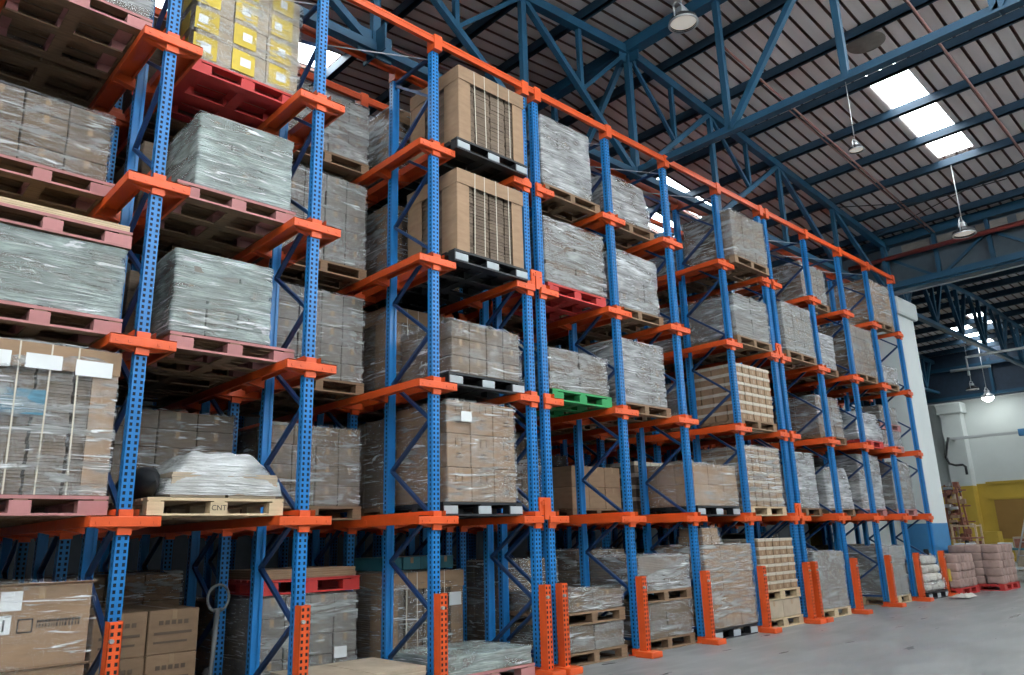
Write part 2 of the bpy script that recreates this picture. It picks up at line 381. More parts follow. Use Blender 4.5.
# column at the end of the rack
t = thing('concrete_column', 'tall white column with blue base at the far end of the rack', 'column', (19.75, .55, 0))
mb = MB(); mb.box(0, 1.3, 0, .6, 1.66, 7.35); put('shaft', mb.mesh('shaft', M['wall']), t)
mb = MB(); mb.box(-.004, 1.304, -.004, .604, 0, 1.66); put('blue_base', mb.mesh('blue_base', M['bluewall']), t)
mb = MB(); mb.cbox(-.12, 1.42, -.12, .72, 7.35, 7.85, .05); put('capital', mb.mesh('capital', M['wall']), t)

# ------------------------------------------------------------ far hall
def roof2(x): return 9.95 - abs(x - 29) * .045
X2 = 20.45
sk2 = [(33.2, 37.9, 2.45, 3.35), (32.0, 34.2, 1.5, 2.1), (24.5, 28.0, -4.6, -3.8), (24.5, 28.0, -9, -8)]
roof_with_holes('l', X2, 29, [s for s in sk2 if s[1] < 29], roof2, 'ceiling_far_near_slope')
roof_with_holes('r', 29, 38.4, [s for s in sk2 if s[0] > 29], roof2, 'ceiling_far_rear_slope')
for i, s in enumerate(sk2):
    mb = MB(); mb.add([(s[0], s[2], roof2(s[0]) + .05), (s[1], s[2], roof2(s[1]) + .05), (s[1], s[3], roof2(s[1]) + .05), (s[0], s[3], roof2(s[0]) + .05)], [(0, 1, 2, 3)])
    struct('skylight_or_fill_%d' % (i + 11), mb, M['trans'])
x = X2 + .6; k = 0
while x < 38.2:
    mb = MB(); mb.box(x - .05, x + .05, YLO, YHI, roof2(x) - .22, roof2(x) - .005)
    tag(put('far_roof_purlin', mb.mesh('far_roof_purlin', M['purl'])), 'dark steel purlin of the far hall roof, %s from the column line' % ORD[k], 'roof beam', 'purlins under the roof of the far hall'); x += 1.45; k += 1
for n, (Y, lab) in enumerate(((-6.5, 'teal roof truss of the far hall, nearest the right'), (-2.6, 'teal roof truss of the far hall, in the middle'), (.85, 'teal roof truss of the far hall, ending on the white column'), (5.4, 'teal roof truss of the far hall, deepest one'))):
    t = thing('far_roof_truss', lab, 'roof truss', group='trusses of the far hall')
    mb = MB()
    for a, b in ((X2, 29), (29, 38)): mb.bar((a, Y, roof2(a) - .3), (b, Y, roof2(b) - .3), .14, .16)
    put('top_chord', mb.mesh('top_chord', M['truss']), t)
    mb = MB(); mb.bar((X2, Y, 7.74), (38, Y, 7.74), .16, .12); put('bottom_chord', mb.mesh('bottom_chord', M['truss']), t)
    for k in range(7):
        a = X2 + 1.2 + 2.45 * k
        for p, q in ((a, a - .9), (a, a + .1), (a, a + 1.1)):
            mb = MB(); mb.bar((p, Y, 7.8), (q, Y, roof2(q) - .3), .11, .11); put('web_member', mb.mesh('web_member', M['truss']), t)
# far wall with pilaster, yellow band, shutter; blue head girder above it
mb = MB(); mb.box(38, 38.4, YLO, 15, 3.35, 7.25); struct('wall_far', mb, M['wall'])
mb = MB(); mb.box(37.97, 38.38, YLO, 15, 0, 3.35); struct('trim_1', mb, M['yellow'])
mb = MB(); mb.box(37.9, 37.968, YLO, 4.1, 2.62, 2.70); mb.box(37.9, 37.968, YLO, 4.1, 3.30, 3.42); struct('trim_2', mb, M['yellow'])
mb = MB(); mb.box(37.93, 37.966, YLO, 3.9, 0.9, 2.6)
for k in range(8): mb.box(37.915, 37.966, YLO, 3.9, .95 + .2 * k, .98 + .2 * k)
struct('trim_3', mb, M['ochre'])
t = thing('wall_pilaster', 'white pilaster with stepped capital on the far wall', 'column', (37.4, 4.5, 0))
mb = MB(); mb.box(0, .6, 0, .85, 3.35, 6.7); put('shaft', mb.mesh('shaft', M['wall']), t)
mb = MB(); mb.box(0, .57, 0, .85, 0, 3.35); put('yellow_base', mb.mesh('yellow_base', M['yellow']), t)
mb = MB(); mb.cbox(-.12, .62, -.14, 1.0, 6.7, 7.2, .05); put('capital', mb.mesh('capital', M['wall']), t)
t = thing('wall_head_girder', 'dark blue girder on top of the far wall', 'roof truss')
mb = MB(); mb.box(37.9, 38.3, YLO, 14.9, 7.28, 9.54); put('web_plate', mb.mesh('web_plate', mat('dark_blue_cladding', (.018, .035, .06), .6, var=.2)), t)
mb = MB(); mb.box(37.6, 37.9, YLO, 14.9, 8.7, 8.85); mb.box(37.65, 37.9, YLO, 14.9, 7.3, 7.45); put('flange', mb.mesh('flange', M['truss']), t)
for k in range(8):
    mb = MB(); mb.bar((37.7, 12 - 3 * k, 7.4), (37.7, 12 - 3 * k, 9.0), .12, .12); put('stiffener', mb.mesh('stiffener', M['truss']), t)
# grey shade wall between column and pilaster
mb = MB(); mb.box(30, 38, 8.0, 8.2, 0, 7.2); struct('wall_side', mb, M['wall'])
mb = MB(); mb.box(-14, 30, 8.9, 9.0, 0, 7.9); struct('wall_behind_rack', mb, M['wallb'])  # added dark wall, closes the rear so the lanes end in shade

# ------------------------------------------------------------ rack parts
def perforated(mb, w, z0, z1, y, cols, pitch=.052, hw=.0115, hh=.0145, axis='x', x0=None):
    """flat strip with real slots; strip in the plane axis (x or y), at offset y"""
    a = -w / 2 if x0 is None else x0; b = a + w
    n = int((z1 - z0) / pitch)
    us = [a]
    for c in cols: us += [c - hw, c + hw]
    us.append(b)
    P = (lambda u, z: (u, y, z)) if axis == 'x' else (lambda u, z: (y, u, z))
    for i in range(n):
        za = z0 + i * pitch; zb = za + pitch if i < n - 1 else z1; c0 = za + pitch / 2 - hh; c1 = za + pitch / 2 + hh
        for j in range(len(us) - 1):
            u, v = us[j], us[j + 1]
            if j % 2 == 0: mb.add([P(u, za), P(v, za), P(v, zb), P(u, zb)], [(0, 1, 2, 3)])
            else:
                mb.add([P(u, za), P(v, za), P(v, c0), P(u, c0)], [(0, 1, 2, 3)])
                mb.add([P(u, c1), P(v, c1), P(v, zb), P(u, zb)], [(0, 1, 2, 3)])
FLOOR_DROP = .08; BOT = .01 - FLOOR_DROP
def post_mesh(front, height=TOP + .05):
    mb = MB(); W, D = .100, .09; s = 1 if front else -1
    perforated(mb, W, BOT, height, -D / 2 * s, [-.026, .026])
    mb.box(-.004, .004, (-D / 2 - .003) * s if s > 0 else D / 2, (-D / 2 + .006) if s > 0 else D / 2 + .003, BOT, height)
    for e in (-1, 1):
        perforated(mb, D, BOT, height, e * W / 2, [0], axis='y', pitch=.052)
    for e in (-1, 1):
        mb.box(min(e * W / 2, e * (W / 2 - .03)), max(e * W / 2, e * (W / 2 - .03)), D / 2 * s - .002, D / 2 * s + .002, BOT, height)
    mb.box(-.045, .045, D * .30 * s - .002, D * .30 * s + .002, BOT, height)
    mb.mi = 1; a, b = sorted((-D / 2 * s + .007 * s, D / 2 * s - .03 * s)); mb.box(-W / 2 + .006, W / 2 - .006, a, b, BOT + .002, height - .002)  # dark liner box, painted shade seen through the slots
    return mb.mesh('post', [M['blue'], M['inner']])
POSTF, POSTR = post_mesh(True), post_mesh(False)
mb = MB(); mb.cbox(-.09, .09, -.09, .09, 0, .012, .003); mb.box(-.055, .055, -.06, .05, .012, .09); FOOT = mb.mesh('foot_plate', M['orange'])
def brace_mesh(z0, z1):
    mb = MB(); a = (0, .06, z0); b = (0, FD - .06, z1); mb.bar(a, b, .035, .045, up=(1, 0, 0)); return mb.mesh('brace', M['navy'])
NODES = [('r', .22), ('f', .76), ('r', 1.26), ('f', 1.77), ('r', 2.30), ('f', 2.83), ('r', 3.36), ('f', 3.86), ('r', 4.40), ('f', 4.92), ('r', 5.45), ('f', 5.97), ('r', 6.5), ('f', 7.02), ('r', 7.55)]
BR = []
for (s, a), (e, b) in zip(NODES, NODES[1:]):
    BR.append(brace_mesh(a, b) if s == 'f' else brace_mesh(b, a))
BR.append(brace_mesh(.12, .12)); BR.append(brace_mesh(7.6, 7.6))
def arm_mesh(side, front):
    """support arm: front bar across the upright plus tapered bracket; side: 0 both, -1 left, 1 right"""
    mb = MB(); a = -.275 if side <= 0 else -.07; b = .275 if side >= 0 else .07
    y = -.046 if front else .046
    ya, yb = (y - .055, y) if front else (y, y + .055)
    mb.cbox(a, b, ya, yb, -.042, .042, .006)
    mb.box(-.056, .056, ya + .03 if front else y - .01, y + .01 if front else yb - .03, -.105, .10)     # connector claw
    for e in ((-1,) if side < 0 else (1,) if side > 0 else (-1, 1)):
        x0, x1 = (.055, .262)
        mb.add([(e * x0, -.03, -.075), (e * x1, -.03, -.03), (e * x1, -.035, .035), (e * x0, -.035, .035), (e * x0, .03, -.075), (e * x1, .03, -.03), (e * x1, .035, .035), (e * x0, .035, .035)],
               [(0, 1, 2, 3), (7, 6, 5, 4), (0, 4, 5, 1), (3, 2, 6, 7), (1, 5, 6, 2), (0, 3, 7, 4)])
        for hx in (.12, .22):   # bolts
            mb.box(e * hx - .011, e * hx + .011, ya - .006 if front else yb, ya if front else yb + .006, -.02, .002)
    return mb.mesh('support_arm', M['orange'])
ARM = {(s, f): arm_mesh(s, f) for s in (-1, 0, 1) for f in (True, False)}
def upright(i, row):
    x = PX[i]; y0 = ROWS[row]
    rown = ['front row', 'second row', 'third row', 'fourth row'][row]
    t = thing('upright_frame', 'blue perforated upright frame, %s from the left, %s of the rack' % (ORD[i], rown), 'rack frame', (x, y0, 0), group='upright frames of the ' + rown)
    put('post', POSTF, t); put('post', POSTR, t, (0, FD, 0))
    put('foot_plate', FOOT, t, (0, 0, -FLOOR_DROP)); put('foot_plate', FOOT, t, (0, FD, -FLOOR_DROP))
    for b in BR: put('brace', b, t)
    side = -1 if i in LEFT_ONLY else 1 if i in RIGHT_ONLY else 0
    for z in LEV[1:]:
        a = put('support_arm', ARM[(side, True)], t, (0, 0, z)); b = put('support_arm', ARM[(side, False)], t, (0, FD, z))
    return t
for row in range(4):
    for i in range(16):
        if row >= 3 and i < 1: continue
        upright(i, row)
# rails (carry the pallets, run back into the lane)
RL = ROWS[-1] + FD + .15
def rail_mesh(e):
    mb = MB()
    pts = [(.08, .05), (.08, .02), (.082, .02), (.265, .032), (.265, -.05), (.275, -.05), (.275, .048)]
    y0, y1 = -.10, RL
    prof = [(.085, .100), (.085, -.0), (.092, -.0), (.092, .042), (.262, .042), (.262, -.03), (.246, -.03), (.246, -.037), (.272, -.037), (.272, .05), (.092, .05), (.092, .100)]
    n = len(prof); vs = [(e * u, y0, v) for u, v in prof] + [(e * u, y1, v) for u, v in prof]
    fs = [(k, (k + 1) % n, n + (k + 1) % n, n + k) for k in range(n)]
    mb.add(vs, fs); return mb.mesh('pallet_rail', M['orange'])
RAIL = {1: rail_mesh(1), -1: rail_mesh(-1)}
for b, (xa, xb) in enumerate(BAYS):
    for l in range(1, 5):
        for e, x in ((1, xa), (-1, xb)):
            o = put('pallet_rail', RAIL[e], None, (x, 0, LEV[l]))
            tag(o, 'orange pallet rail, %s side of the %s, %s level' % ('left' if e == 1 else 'right', BAYN[b], ['', 'lowest', 'second', 'third', 'top'][l]), 'rack rail', 'orange pallet rails')
# top beams joining the frames
segs = [(-1.84 - 2, -1.84), (-1.6, 18.1)]
for k, (y, lab) in enumerate(((0, 'orange top beam along the front edge of the rack'), (.88, 'orange top beam behind the front one, on the rear posts'), (1.75, 'orange top beam over the second row of posts'), (3.5, 'orange top beam over the third row of posts'))):
    t = thing('top_beam', lab, 'rack beam', group='top beams of the rack')
    mb = MB(); y1 = y - .05
    mb.box(-1.84, 18.16, y1 - .045, y1, TOP - .045, TOP + .055); mb.box(-1.84, 18.16, y1 - .052, y1 - .045, TOP + .03, TOP + .055); mb.box(-1.84, 18.16, y1 - .052, y1 - .045, TOP - .045, TOP - .02)
    put('beam', mb.mesh('beam', M['orange']), t)
    for x in PX:
        mb = MB(); mb.box(x - .062, x + .062, y1 - .062, y + .052, TOP - .13, TOP + .085); put('cap', mb.mesh('cap', M['orange']), t)
# plan bracing rods under the top
for b, (xa, xb) in enumerate(BAYS[1:]):
    mb = MB(); mb.tube([(xa, FD, TOP - .2), (xb, 0.05, TOP - .2)], .009, 6)
    tag(put('tie_rod', mb.mesh('tie_rod', M['steel'], True)), 'thin steel tie rod under the top beams, ' + BAYN[b + 1], 'rod', 'tie rods at the rack top')
# guards in front of the posts
def guard(x, i):
    t = thing('post_guard', 'orange perforated post guard bolted to floor before upright %s' % ORD[i], 'post guard', (x - .035 if i not in RIGHT_ONLY else x + .005, -.17, 0), group='orange post guards')
    mb = MB(); W = .10
    perforated(mb, W, .02, 1.02, -.05, [-.025, .025], pitch=.055)
    mb.box(-W / 2, -W / 2 + .006, -.05, .06, .02, 1.02); mb.box(W / 2 - .006, W / 2, -.05, .06, .02, 1.02); mb.box(-W / 2 + .006, W / 2 - .006, .02, .024, .02, 1.01)
    mb.mi = 1; mb.box(-W / 2 + .007, W / 2 - .007, -.042, .018, .021, 1.0)  # same dark liner, shade painted behind the guard holes
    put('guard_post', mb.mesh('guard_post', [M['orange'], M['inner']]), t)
    mb = MB(); mb.cbox(-.115, .115, -.19, .10, 0, .075, .01); put('base', mb.mesh('base', M['orange']), t)
    mb = MB(); mb.lathe([(0, -.0), (.018, 0), (.018, .03), (0, .03)], (0, 0, 0), 8); q = put('bolt', mb.mesh('bolt', M['steel']), t, (-.03, -.055, .88)); q.rotation_euler = (math.pi / 2, 0, 0)
for i in range(2, 16): guard(PX[i], i)
# connectors between the back-to-back uprights
for x in (4.905, 11.5, -1.72):
    for l in (1, 3):
        mb = MB(); mb.box(-.10, .10, -.075, -.05, .05, .27); mb.box(-.035, .035, -.095, -.075, .0, .24); mb.box(-.075, .075, -.09, -.075, .18, .22)
        tag(put('frame_spacer', mb.mesh('frame_spacer', M['orange']), None, (x, 0, LEV[l])), 'orange spacer bracket joining twin posts, %s rails, near bay %s' % (['', 'lowest', '', 'third'][l], {4.905: 'four', 11.5: 'eight', -1.72: 'one'}[x]), 'bracket', 'spacer brackets')

# ------------------------------------------------------------ pallets
PM = {}
def pallet_meshes(kind, W=1.24, D=1.08):
    key = (kind, W, D)
    if key in PM: return PM[key]
    h = .155; mt = M[{'wood': 'wood', 'new': 'woodl', 'pink': 'pink', 'red': 'redp', 'green': 'green', 'black': 'black'}[kind]]
    inner = mt if kind not in ('pink',) else M['wood']
    mb = MB(); n = 7; bw = D / n * .78
    for i in range(n):
        y = -0 + i * (D - bw) / (n - 1); mb.box(-W / 2, W / 2, y, y + bw, h - .02, h)
    for x in (-W / 2 + .06, 0, W / 2 - .06): mb.box(x - .05, x + .05, 0.002, D - .002, h - .036, h - .0195)
    deck = mb.mesh('deck', inner if kind == 'pink' else mt)
    def stringer(w2):
        zt, zb, zm = h - .0365, .0185, h - .052
        pr = [(0, zb), (.12, zb), (.12, zm), (D / 2 - .06, zm), (D / 2 - .06, zb), (D / 2 + .06, zb), (D / 2 + .06, zm), (D - .12, zm), (D - .12, zb), (D, zb), (D, zt), (0, zt)]
        mb = MB(); n = len(pr); mb.add([(-w2, y, z) for y, z in pr] + [(w2, y, z) for y, z in pr], [tuple(range(n)), tuple(range(2 * n - 1, n - 1, -1))] + [(k, n + k, n + (k + 1) % n, (k + 1) % n) for k in range(n)])
        return mb.mesh('stringer', mt)
    b2, b1 = (.11, .075) if kind in ('pink', 'red', 'black', 'green') else (.07, .078) if kind == 'new' else (.06, .05)
    blocks = [(stringer(b2), -W / 2 + b2), (stringer(b1), 0), (stringer(b2), W / 2 - b2)]
    mb = MB()
    for y in (0, D / 2 - .06, D - .12): mb.box(-W / 2, W / 2, y, y + .12, 0, .018)
    for x in (-W / 2, -.06, W / 2 - .12): mb.box(x, x + .12, .1201, D / 2 - .0601, 0.001, .017); mb.box(x, x + .12, D / 2 + .0601, D - .1201, .001, .017)
    bott = mb.mesh('bottom_boards', mt if kind != 'pink' else M['wood'])
    mb = MB(); mb.box(-W / 2 - .001, W / 2 + .001, -.004, 0, h - .026, h + .001); mb.box(-W / 2, W / 2, -.004, 0, 0, .02)
    fr = mb.mesh('front_board', mt)
    feet = None
    if kind == 'black':
        mb = MB(); mb.cbox(-.1, .1, -.012, -.004, .022, h - .045, .003)
        feet = mb.mesh('foot_block', M['greyp'])
    PM[key] = (deck, blocks, bott, fr, feet); return PM[key]
PH = .157
KN = {'wood': 'brown wooden pallet', 'new': 'pale new wooden pallet', 'pink': 'faded pink-painted pallet', 'red': 'red-painted pallet', 'green': 'green-painted pallet', 'black': 'black plastic pallet'}
def pallet(kind, x, y, z, where, W=1.24, D=1.08, extra='', feet=True):
    d, b, bo, fr, ft = pallet_meshes(kind, W, D)
    t = thing('pallet', (KN[kind] + extra + ' ' + where), 'pallet', (x, y, z), group='pallets on ' + where.split(' in the')[0] if 'in the' in where else 'loose pallets')
    put('deck', d, t)
    for me, sx in b: put('stringer', me, t, (sx, 0, 0))
    put('bottom_boards', bo, t); put('front_board', fr, t)
    if ft and feet:
        for sx in (-W / 2 + .11, 0, W / 2 - .11): put('foot_block', ft, t, (sx, 0, 0))
    return t

# ------------------------------------------------------------ cartons and loads
CM = {}
def carton_mesh(w, d, h, mk, tape=True):
    key = (round(w, 2), round(d, 2), round(h, 2), mk, tape)
    if key in CM: return CM[key]
    w, d, h = key[:3]
    mb = MB(); mb.cbox(-w / 2 + .004, w / 2 - .004, .004, d - .004, .001, h - .003, min(.008, h * .12))
    if not tape:
        mb = MB(); g = w * .05; mb.cbox(-w / 2 + g, w / 2 - g, .012, d - .012, .001, h * .66, .005); mb.mi = 2
        mb.cbox(-w / 2 + .004, w / 2 - .004, .003, d - .003, h * .66, h - .004, .005)
        mb.mi = 1; mb.box(-w * .12, w * .12, .009, .012, h * .12, h * .5)
    if tape:
        mb.mi = 1; mb.box(-.022, .022, .0015, .0038, h - .09 if h > .2 else h * .5, h - .009); mb.box(-.022, .022, .004, d - .004, h - .0028, h - .001)
    CM[key] = mb.mesh('carton', [M[mk], M['brownt'], M['casel']] if not tape else [M[mk], M['brownt']]); return CM[key]
def sheet_mesh(w, d, h, mk):
    key = ('s', round(w, 2), round(d, 2), round(h, 3), mk)
    if key in CM: return CM[key]
    mb = MB(); n = max(2, int(h / .022)); q = h / n; rr = random.Random(hash(key) % 1000 if False else int(w * 1000 + h * 7000))
    for i in range(n):
        j = rr.uniform(0, .012); k = rr.uniform(0, .012); mb.box(-w / 2 + j, w / 2 - k, j * .8, d - k, i * q + .0015, (i + 1) * q - .0008)
    CM[key] = mb.mesh('sheet_bundle', M[mk]); return CM[key]
WM = {}
def wrap_mesh(W, D, H, seed, mk, rough=1.0, taper=0.0, sag=0.0, open_top=False):
    key = (round(W, 2), round(D, 2), round(H, 2), seed, mk, rough, taper, sag)
    if key in WM: return WM[key]
    g = .014; x0, x1, y0, y1 = -W / 2 - g, W / 2 + g, -g, D + g; r = .035
    per = []
    def arc(cx, cy, a0):
        for k in range(4): a = a0 + k * math.pi / 6; per.append((cx + r * math.cos(a), cy + r * math.sin(a)))
    nx, ny = 22, 16
    def line(ax, ay, bx, by, n):
        for k in range(1, n): per.append((ax + (bx - ax) * k / n, ay + (by - ay) * k / n))
    arc(x0 + r, y0 + r, math.pi); line(x0 + r, y0, x1 - r, y0, nx)
    arc(x1 - r, y0 + r, 1.5 * math.pi); line(x1, y0 + r, x1, y1 - r, ny)
    arc(x1 - r, y1 - r, 0); line(x1 - r, y1, x0 + r, y1, nx)
    arc(x0 + r, y1 - r, math.pi / 2); line(x0, y1 - r, x0, y0 + r, ny)
    n = len(per); vs = []; fs = []
    nz = max(8, int(H / .045)); off = Vector((seed * 3.7, seed * 1.3, seed * 2.1)); cy = (y0 + y1) / 2
    rings = []
    for i in range(nz + 1):
        z = .002 + (H - .002 + g) * i / nz; rings.append((z, 0))
    rings += [(H + g + .004, .05), (H + g + .006, .14), (H + g + .006, .30), (H + g + .005, .999)]
    for z, ins in rings:
        for (px, py) in per:
            q = Vector((px * 1.6, py * 1.6, z * 9)) + off
            dsp = (noise.noise(q) + .5 * noise.noise(q * 2.3 + Vector((5, 5, 5)))) * .014 * rough + noise.noise(Vector((px * 1.1, py * 1.1, z * 2.2)) + off) * .016 * rough
            f = 1 - ins; tp = 1 - taper * max(0, z / H) ** 1.5
            nxv = px / (W / 2); nyv = (py - cy) / (D / 2)
            L_ = math.hypot(nxv, nyv) or 1
            X = (px * f + nxv / L_ * dsp * (1 if ins < .5 else 0)) * tp; Y = cy + ((py - cy) * f + nyv / L_ * dsp * (1 if ins < .5 else 0)) * tp
            zz = z + (noise.noise(Vector((px * 4, py * 4, seed)) + off) * .02 * rough if ins > 0.02 else 0) + (abs(dsp) * .3 if ins > 0 else 0)
            vs.append((X, Y, zz - sag * (abs(nxv) ** 3) * (z / H if z > 0 else 0) * .5))
    for i in range(len(rings) - 1):
        for k in range(n): fs.append((i * n + k, i * n + (k + 1) % n, (i + 1) * n + (k + 1) % n, (i + 1) * n + k))
    mb = MB(); mb.add(vs, fs); WM[key] = mb.mesh('stretch_wrap', M[mk], True); return WM[key]

seedc = [0]
def load(kind, x, y, z, W, D, H, label, f=None, mk='kraftd', grid=(3, 3, 4), rz=0, cat=None, rough=1.0, taper=0, group=None, inner=True, sag=0):
    """one palletised load; x centre, y front face, z underside"""
    seedc[0] += 1; sd = seedc[0]; rr = random.Random(sd * 13)
    W = W; names = {'cartons': ('carton_stack', 'carton stack'), 'sheets': ('bundle_stack', 'bundle stack'), 'crate': ('strapped_crate', 'crate'), 'cases': ('case_stack', 'case stack'), 'bags': ('sack_pile', 'sack pile')}[kind]
    t = thing(names[0], label, names[1], (x, y, z), rz, group or 'palletised loads')
    if kind in ('cartons', 'cases'):
        nx, ny, nz = grid; cw, cd, ch = W / nx, D / ny, H / nz
        for k in range(nz):
            for j in range(ny):
                for i in range(nx):
                    if 0 < i < nx - 1 and 0 < j and k < nz - 1: continue
                    if not inner and j > 0: continue
                    jx, jy = rr.uniform(-.006, .006), rr.uniform(0, .008)
                    tq = 1 - taper * ((k + 1) / nz) ** 1.5
                    me = carton_mesh(cw * tq, cd * tq, ch, mk, kind == 'cartons')
                    put('carton' if kind == 'cartons' else 'case', me, t, ((-W / 2 + cw * (i + .5)) * tq + jx, D / 2 + (cd * j - D / 2) * tq + jy, ch * k))
    elif kind == 'sheets':
        n = max(2, int(round(H / .105))); q = H / n
        for k in range(n):
            if rr.random() < .45:
                for e in (-1, 1):
                    w2 = W / 2 - .006; put('bundle', sheet_mesh(w2 - rr.choice([0, .02]), D - .02, q, mk if rr.random() > .25 else 'kraftg'), t, (e * W / 4 + rr.uniform(-.004, .004), rr.uniform(0, .015), q * k))
            else: put('bundle', sheet_mesh(W - rr.choice([0, .02, .05]), D - .02, q, mk if rr.random() > .25 else 'kraftg'), t, (rr.uniform(-.008, .008), rr.uniform(0, .015), q * k))
    elif kind == 'crate':
        n = max(3, int(round(H / .13))); q = (H - .02) / n; nb = 4
        for k in range(n):
            for i in range(nb):
                bw = (W - .06) / nb; put('bundle', sheet_mesh(bw - .01, D - .06, q, 'kraftd'), t, (-W / 2 + .03 + bw * (i + .5) + rr.uniform(-.004, .004), .03 + rr.uniform(0, .01), q * k))
        cwid = .19
        for ex in (-1, 1):
            for yy, s in ((0, 1), (D, -1)):
                mb = MB(); a, b = sorted((ex * (W / 2 + .0), ex * (W / 2 - cwid)))
                mb.box(a, b, min(yy - .004 * s, yy + .008 * s), max(yy - .004 * s, yy + .008 * s), 0, H - .02)
                a, b = sorted((ex * (W / 2 + .008), ex * (W / 2 - .002))); mb.box(a, b, min(yy, yy + s * .30), max(yy, yy + s * .30), 0, H - .02)
                put('corner_board', mb.mesh('corner_board', M['kraft']), t)
        mb = MB(); g = .016
        mb.box(-W / 2 - g, W / 2 + g, -g, D + g, H - .018, H); 
        for (a, b, c, d) in ((-W / 2 - g, W / 2 + g, -g, -g + .006), (-W / 2 - g, W / 2 + g, D + g - .006, D + g), (-W / 2 - g, -W / 2 - g + .006, -g + .006, D + g - .006), (W / 2 + g - .006, W / 2 + g, -g + .006, D + g - .006)): mb.box(a, b, c, d, H - .20, H - .0181)
        put('cap', mb.mesh('cap', M['kraft']), t)
        for u in (-.30, -.13, .08, .30):
            mb = MB(); dx = rr.uniform(-.03, .03); mb.bar((u, -.022, 0), (u + dx, -.022, H), .012, .002, up=(0, 1, 0)); mb.bar((u + dx, -.02, H + .002), (u + dx, D + .02, H + .002), .012, .002); put('strap', mb.mesh('strap', M['tape']), t)
    elif kind == 'bags':
        nz = max(2, int(H / .165))
        for k in range(nz):
            sh = 1 - taper * k / nz
            gx_, gy_, ex_ = (4, 3, .22) if mk == 'bag' else (3, 2, .5)
            for j in range(gy_):
                for i in range(gx_):
                    mb = MB(); bw, bd, bh = W / gx_ * sh, D / gy_ * sh, H / nz
                    n = 12; m_ = 7; vs = []; fs = []
                    for a in range(m_ + 1):
                        th = -math.pi / 2 + math.pi * a / m_
                        for b in range(n):
                            ph = 2 * math.pi * b / n
                            sp = lambda v, e: math.copysign(abs(v) ** e, v)
                            vx = sp(math.cos(th), ex_) * sp(math.cos(ph), ex_); vy = sp(math.cos(th), ex_) * sp(math.sin(ph), ex_); vz = sp(math.sin(th), ex_ * 1.5)
                            nn = noise.noise(Vector((vx * 2 + i, vy * 2 + j, vz * 2 + k + sd))) * .08
                            vs.append((vx * bw * .52 * (1 + nn), vy * bd * .52 * (1 + nn), vz * bh * .56 * (1 + nn)))
                    for a in range(m_):
                        for b in range(n): fs.append((a * n + b, a * n + (b + 1) % n, (a + 1) * n + (b + 1) % n, (a + 1) * n + b))
                    mb.add(vs, fs)
                    put('sack', mb.mesh('sack', M[mk], True), t, ((i - (gx_ - 1) / 2) * bw + rr.uniform(-.014, .014), D / 2 + (j - (gy_ - 1) / 2) * bd + rr.uniform(-.014, .014) - taper * k * .02, bh * (k + .53)))
    if f:
        put('stretch_wrap', wrap_mesh(W + .02, D + .01, H, sd % 9, f, rough, taper if kind != 'bags' else taper * .8, sag), t)
    return t

# ------------------------------------------------------------ what stands in the rack
def bx(b): return (BAYS[b][0] + BAYS[b][1]) / 2
ADJ = {(0, 3): dict(W=1.12, ldx=-.03, dy=.62, H=.70), (0, 2): dict(dx=.02, W=1.18), (0, 1): dict(dx=.06, W=1.18), (1, 3): dict(W=.98, dx=.04, ldx=.05, dy=.12, H=.80), (1, 2): dict(W=.94, dx=.10, ldx=-.14, dy=.12, H=.80), (1, 4): dict(dx=.12, dy=.30, W=1.16),
       (3, 4): dict(W=1.14, dx=.07, dy=-.2), (3, 3): dict(W=1.12, dx=.05, dy=-.16), (3, 2): dict(W=1.13, dx=.05, dy=-.03), (3, 1): dict(W=1.08, dx=-.02, dy=0),
       (4, 4): dict(W=1.05, ldx=-.09), (4, 3): dict(W=1.28), (4, 2): dict(W=1.22, ldx=-.04), (5, 4): dict(W=1.10, dy=.15), (5, 3): dict(W=1.05, dy=.10), (5, 2): dict(W=1.05, dy=.10),
       (6, 0): dict(dy=-.10), (7, 4): dict(W=1.2, dy=-.22), (7, 0): dict(dy=-.08), (8, 3): dict(dy=-.08), (8, 1): dict(W=1.08, dy=.22), (8, 0): dict(dy=-.10),
       (9, 4): dict(W=1.15, dy=.22), (9, 3): dict(W=1.15, dy=.22), (9, 2): dict(W=1.15, dy=.25), (9, 1): dict(W=1.15, dy=.28), (10, 2): dict(W=1.3, dy=.10), (10, 1): dict(W=1.15, dy=.25),
       (11, 3): dict(W=1.15, dy=.10), (11, 2): dict(W=1.02, dy=.22), (11, 1): dict(W=1.1, dy=.15), (10, 3): dict(W=1.3), (11, 4): dict(W=1.3)}
FILLED = set(); BACK = {}
def rack_load(b, l, row, pk, kind, H, desc, **k):
    FILLED.add((b, l, row))
    if row == 0:
        a = dict(ADJ.get((b, l), {})); H = a.pop('H', H); k = {**k, **a}
    xs = k.pop('dx', 0); lx = k.pop('ldx', 0); W = k.pop('W', 1.20); D = k.pop('D', 1.04); yo = k.pop('dy', 0); base = k.pop('base', 0); pal = k.pop('pal', True)
    dep = ['', ', second row in', ', third row in'][row]
    x = bx(b) + xs; y = .02 + 1.18 * row + yo
    if row: y = max([y] + [BACK[q] + .03 for q in BACK if q[:2] == (b, l) and q[2] < row])
    BACK[(b, l, row)] = y + 1.10
    z = LEV[l] + (.051 if l else .0) + base
    where = '%s in the %s%s' % (LEVN[l], BAYN[b], dep)
    if pal: pallet(pk, x, y, z, where + (', stacked' if base else ''), feet=row == 0); z += PH
    t = load(kind, x + lx, y + .01, z + .002, W, D, H, '%s %s' % (desc, where), **k)
    t['group'] = 'palletised loads ' + LEVN[l] + ('' if row == 0 else ' deeper in the lanes')
    return t, (x, y, z)

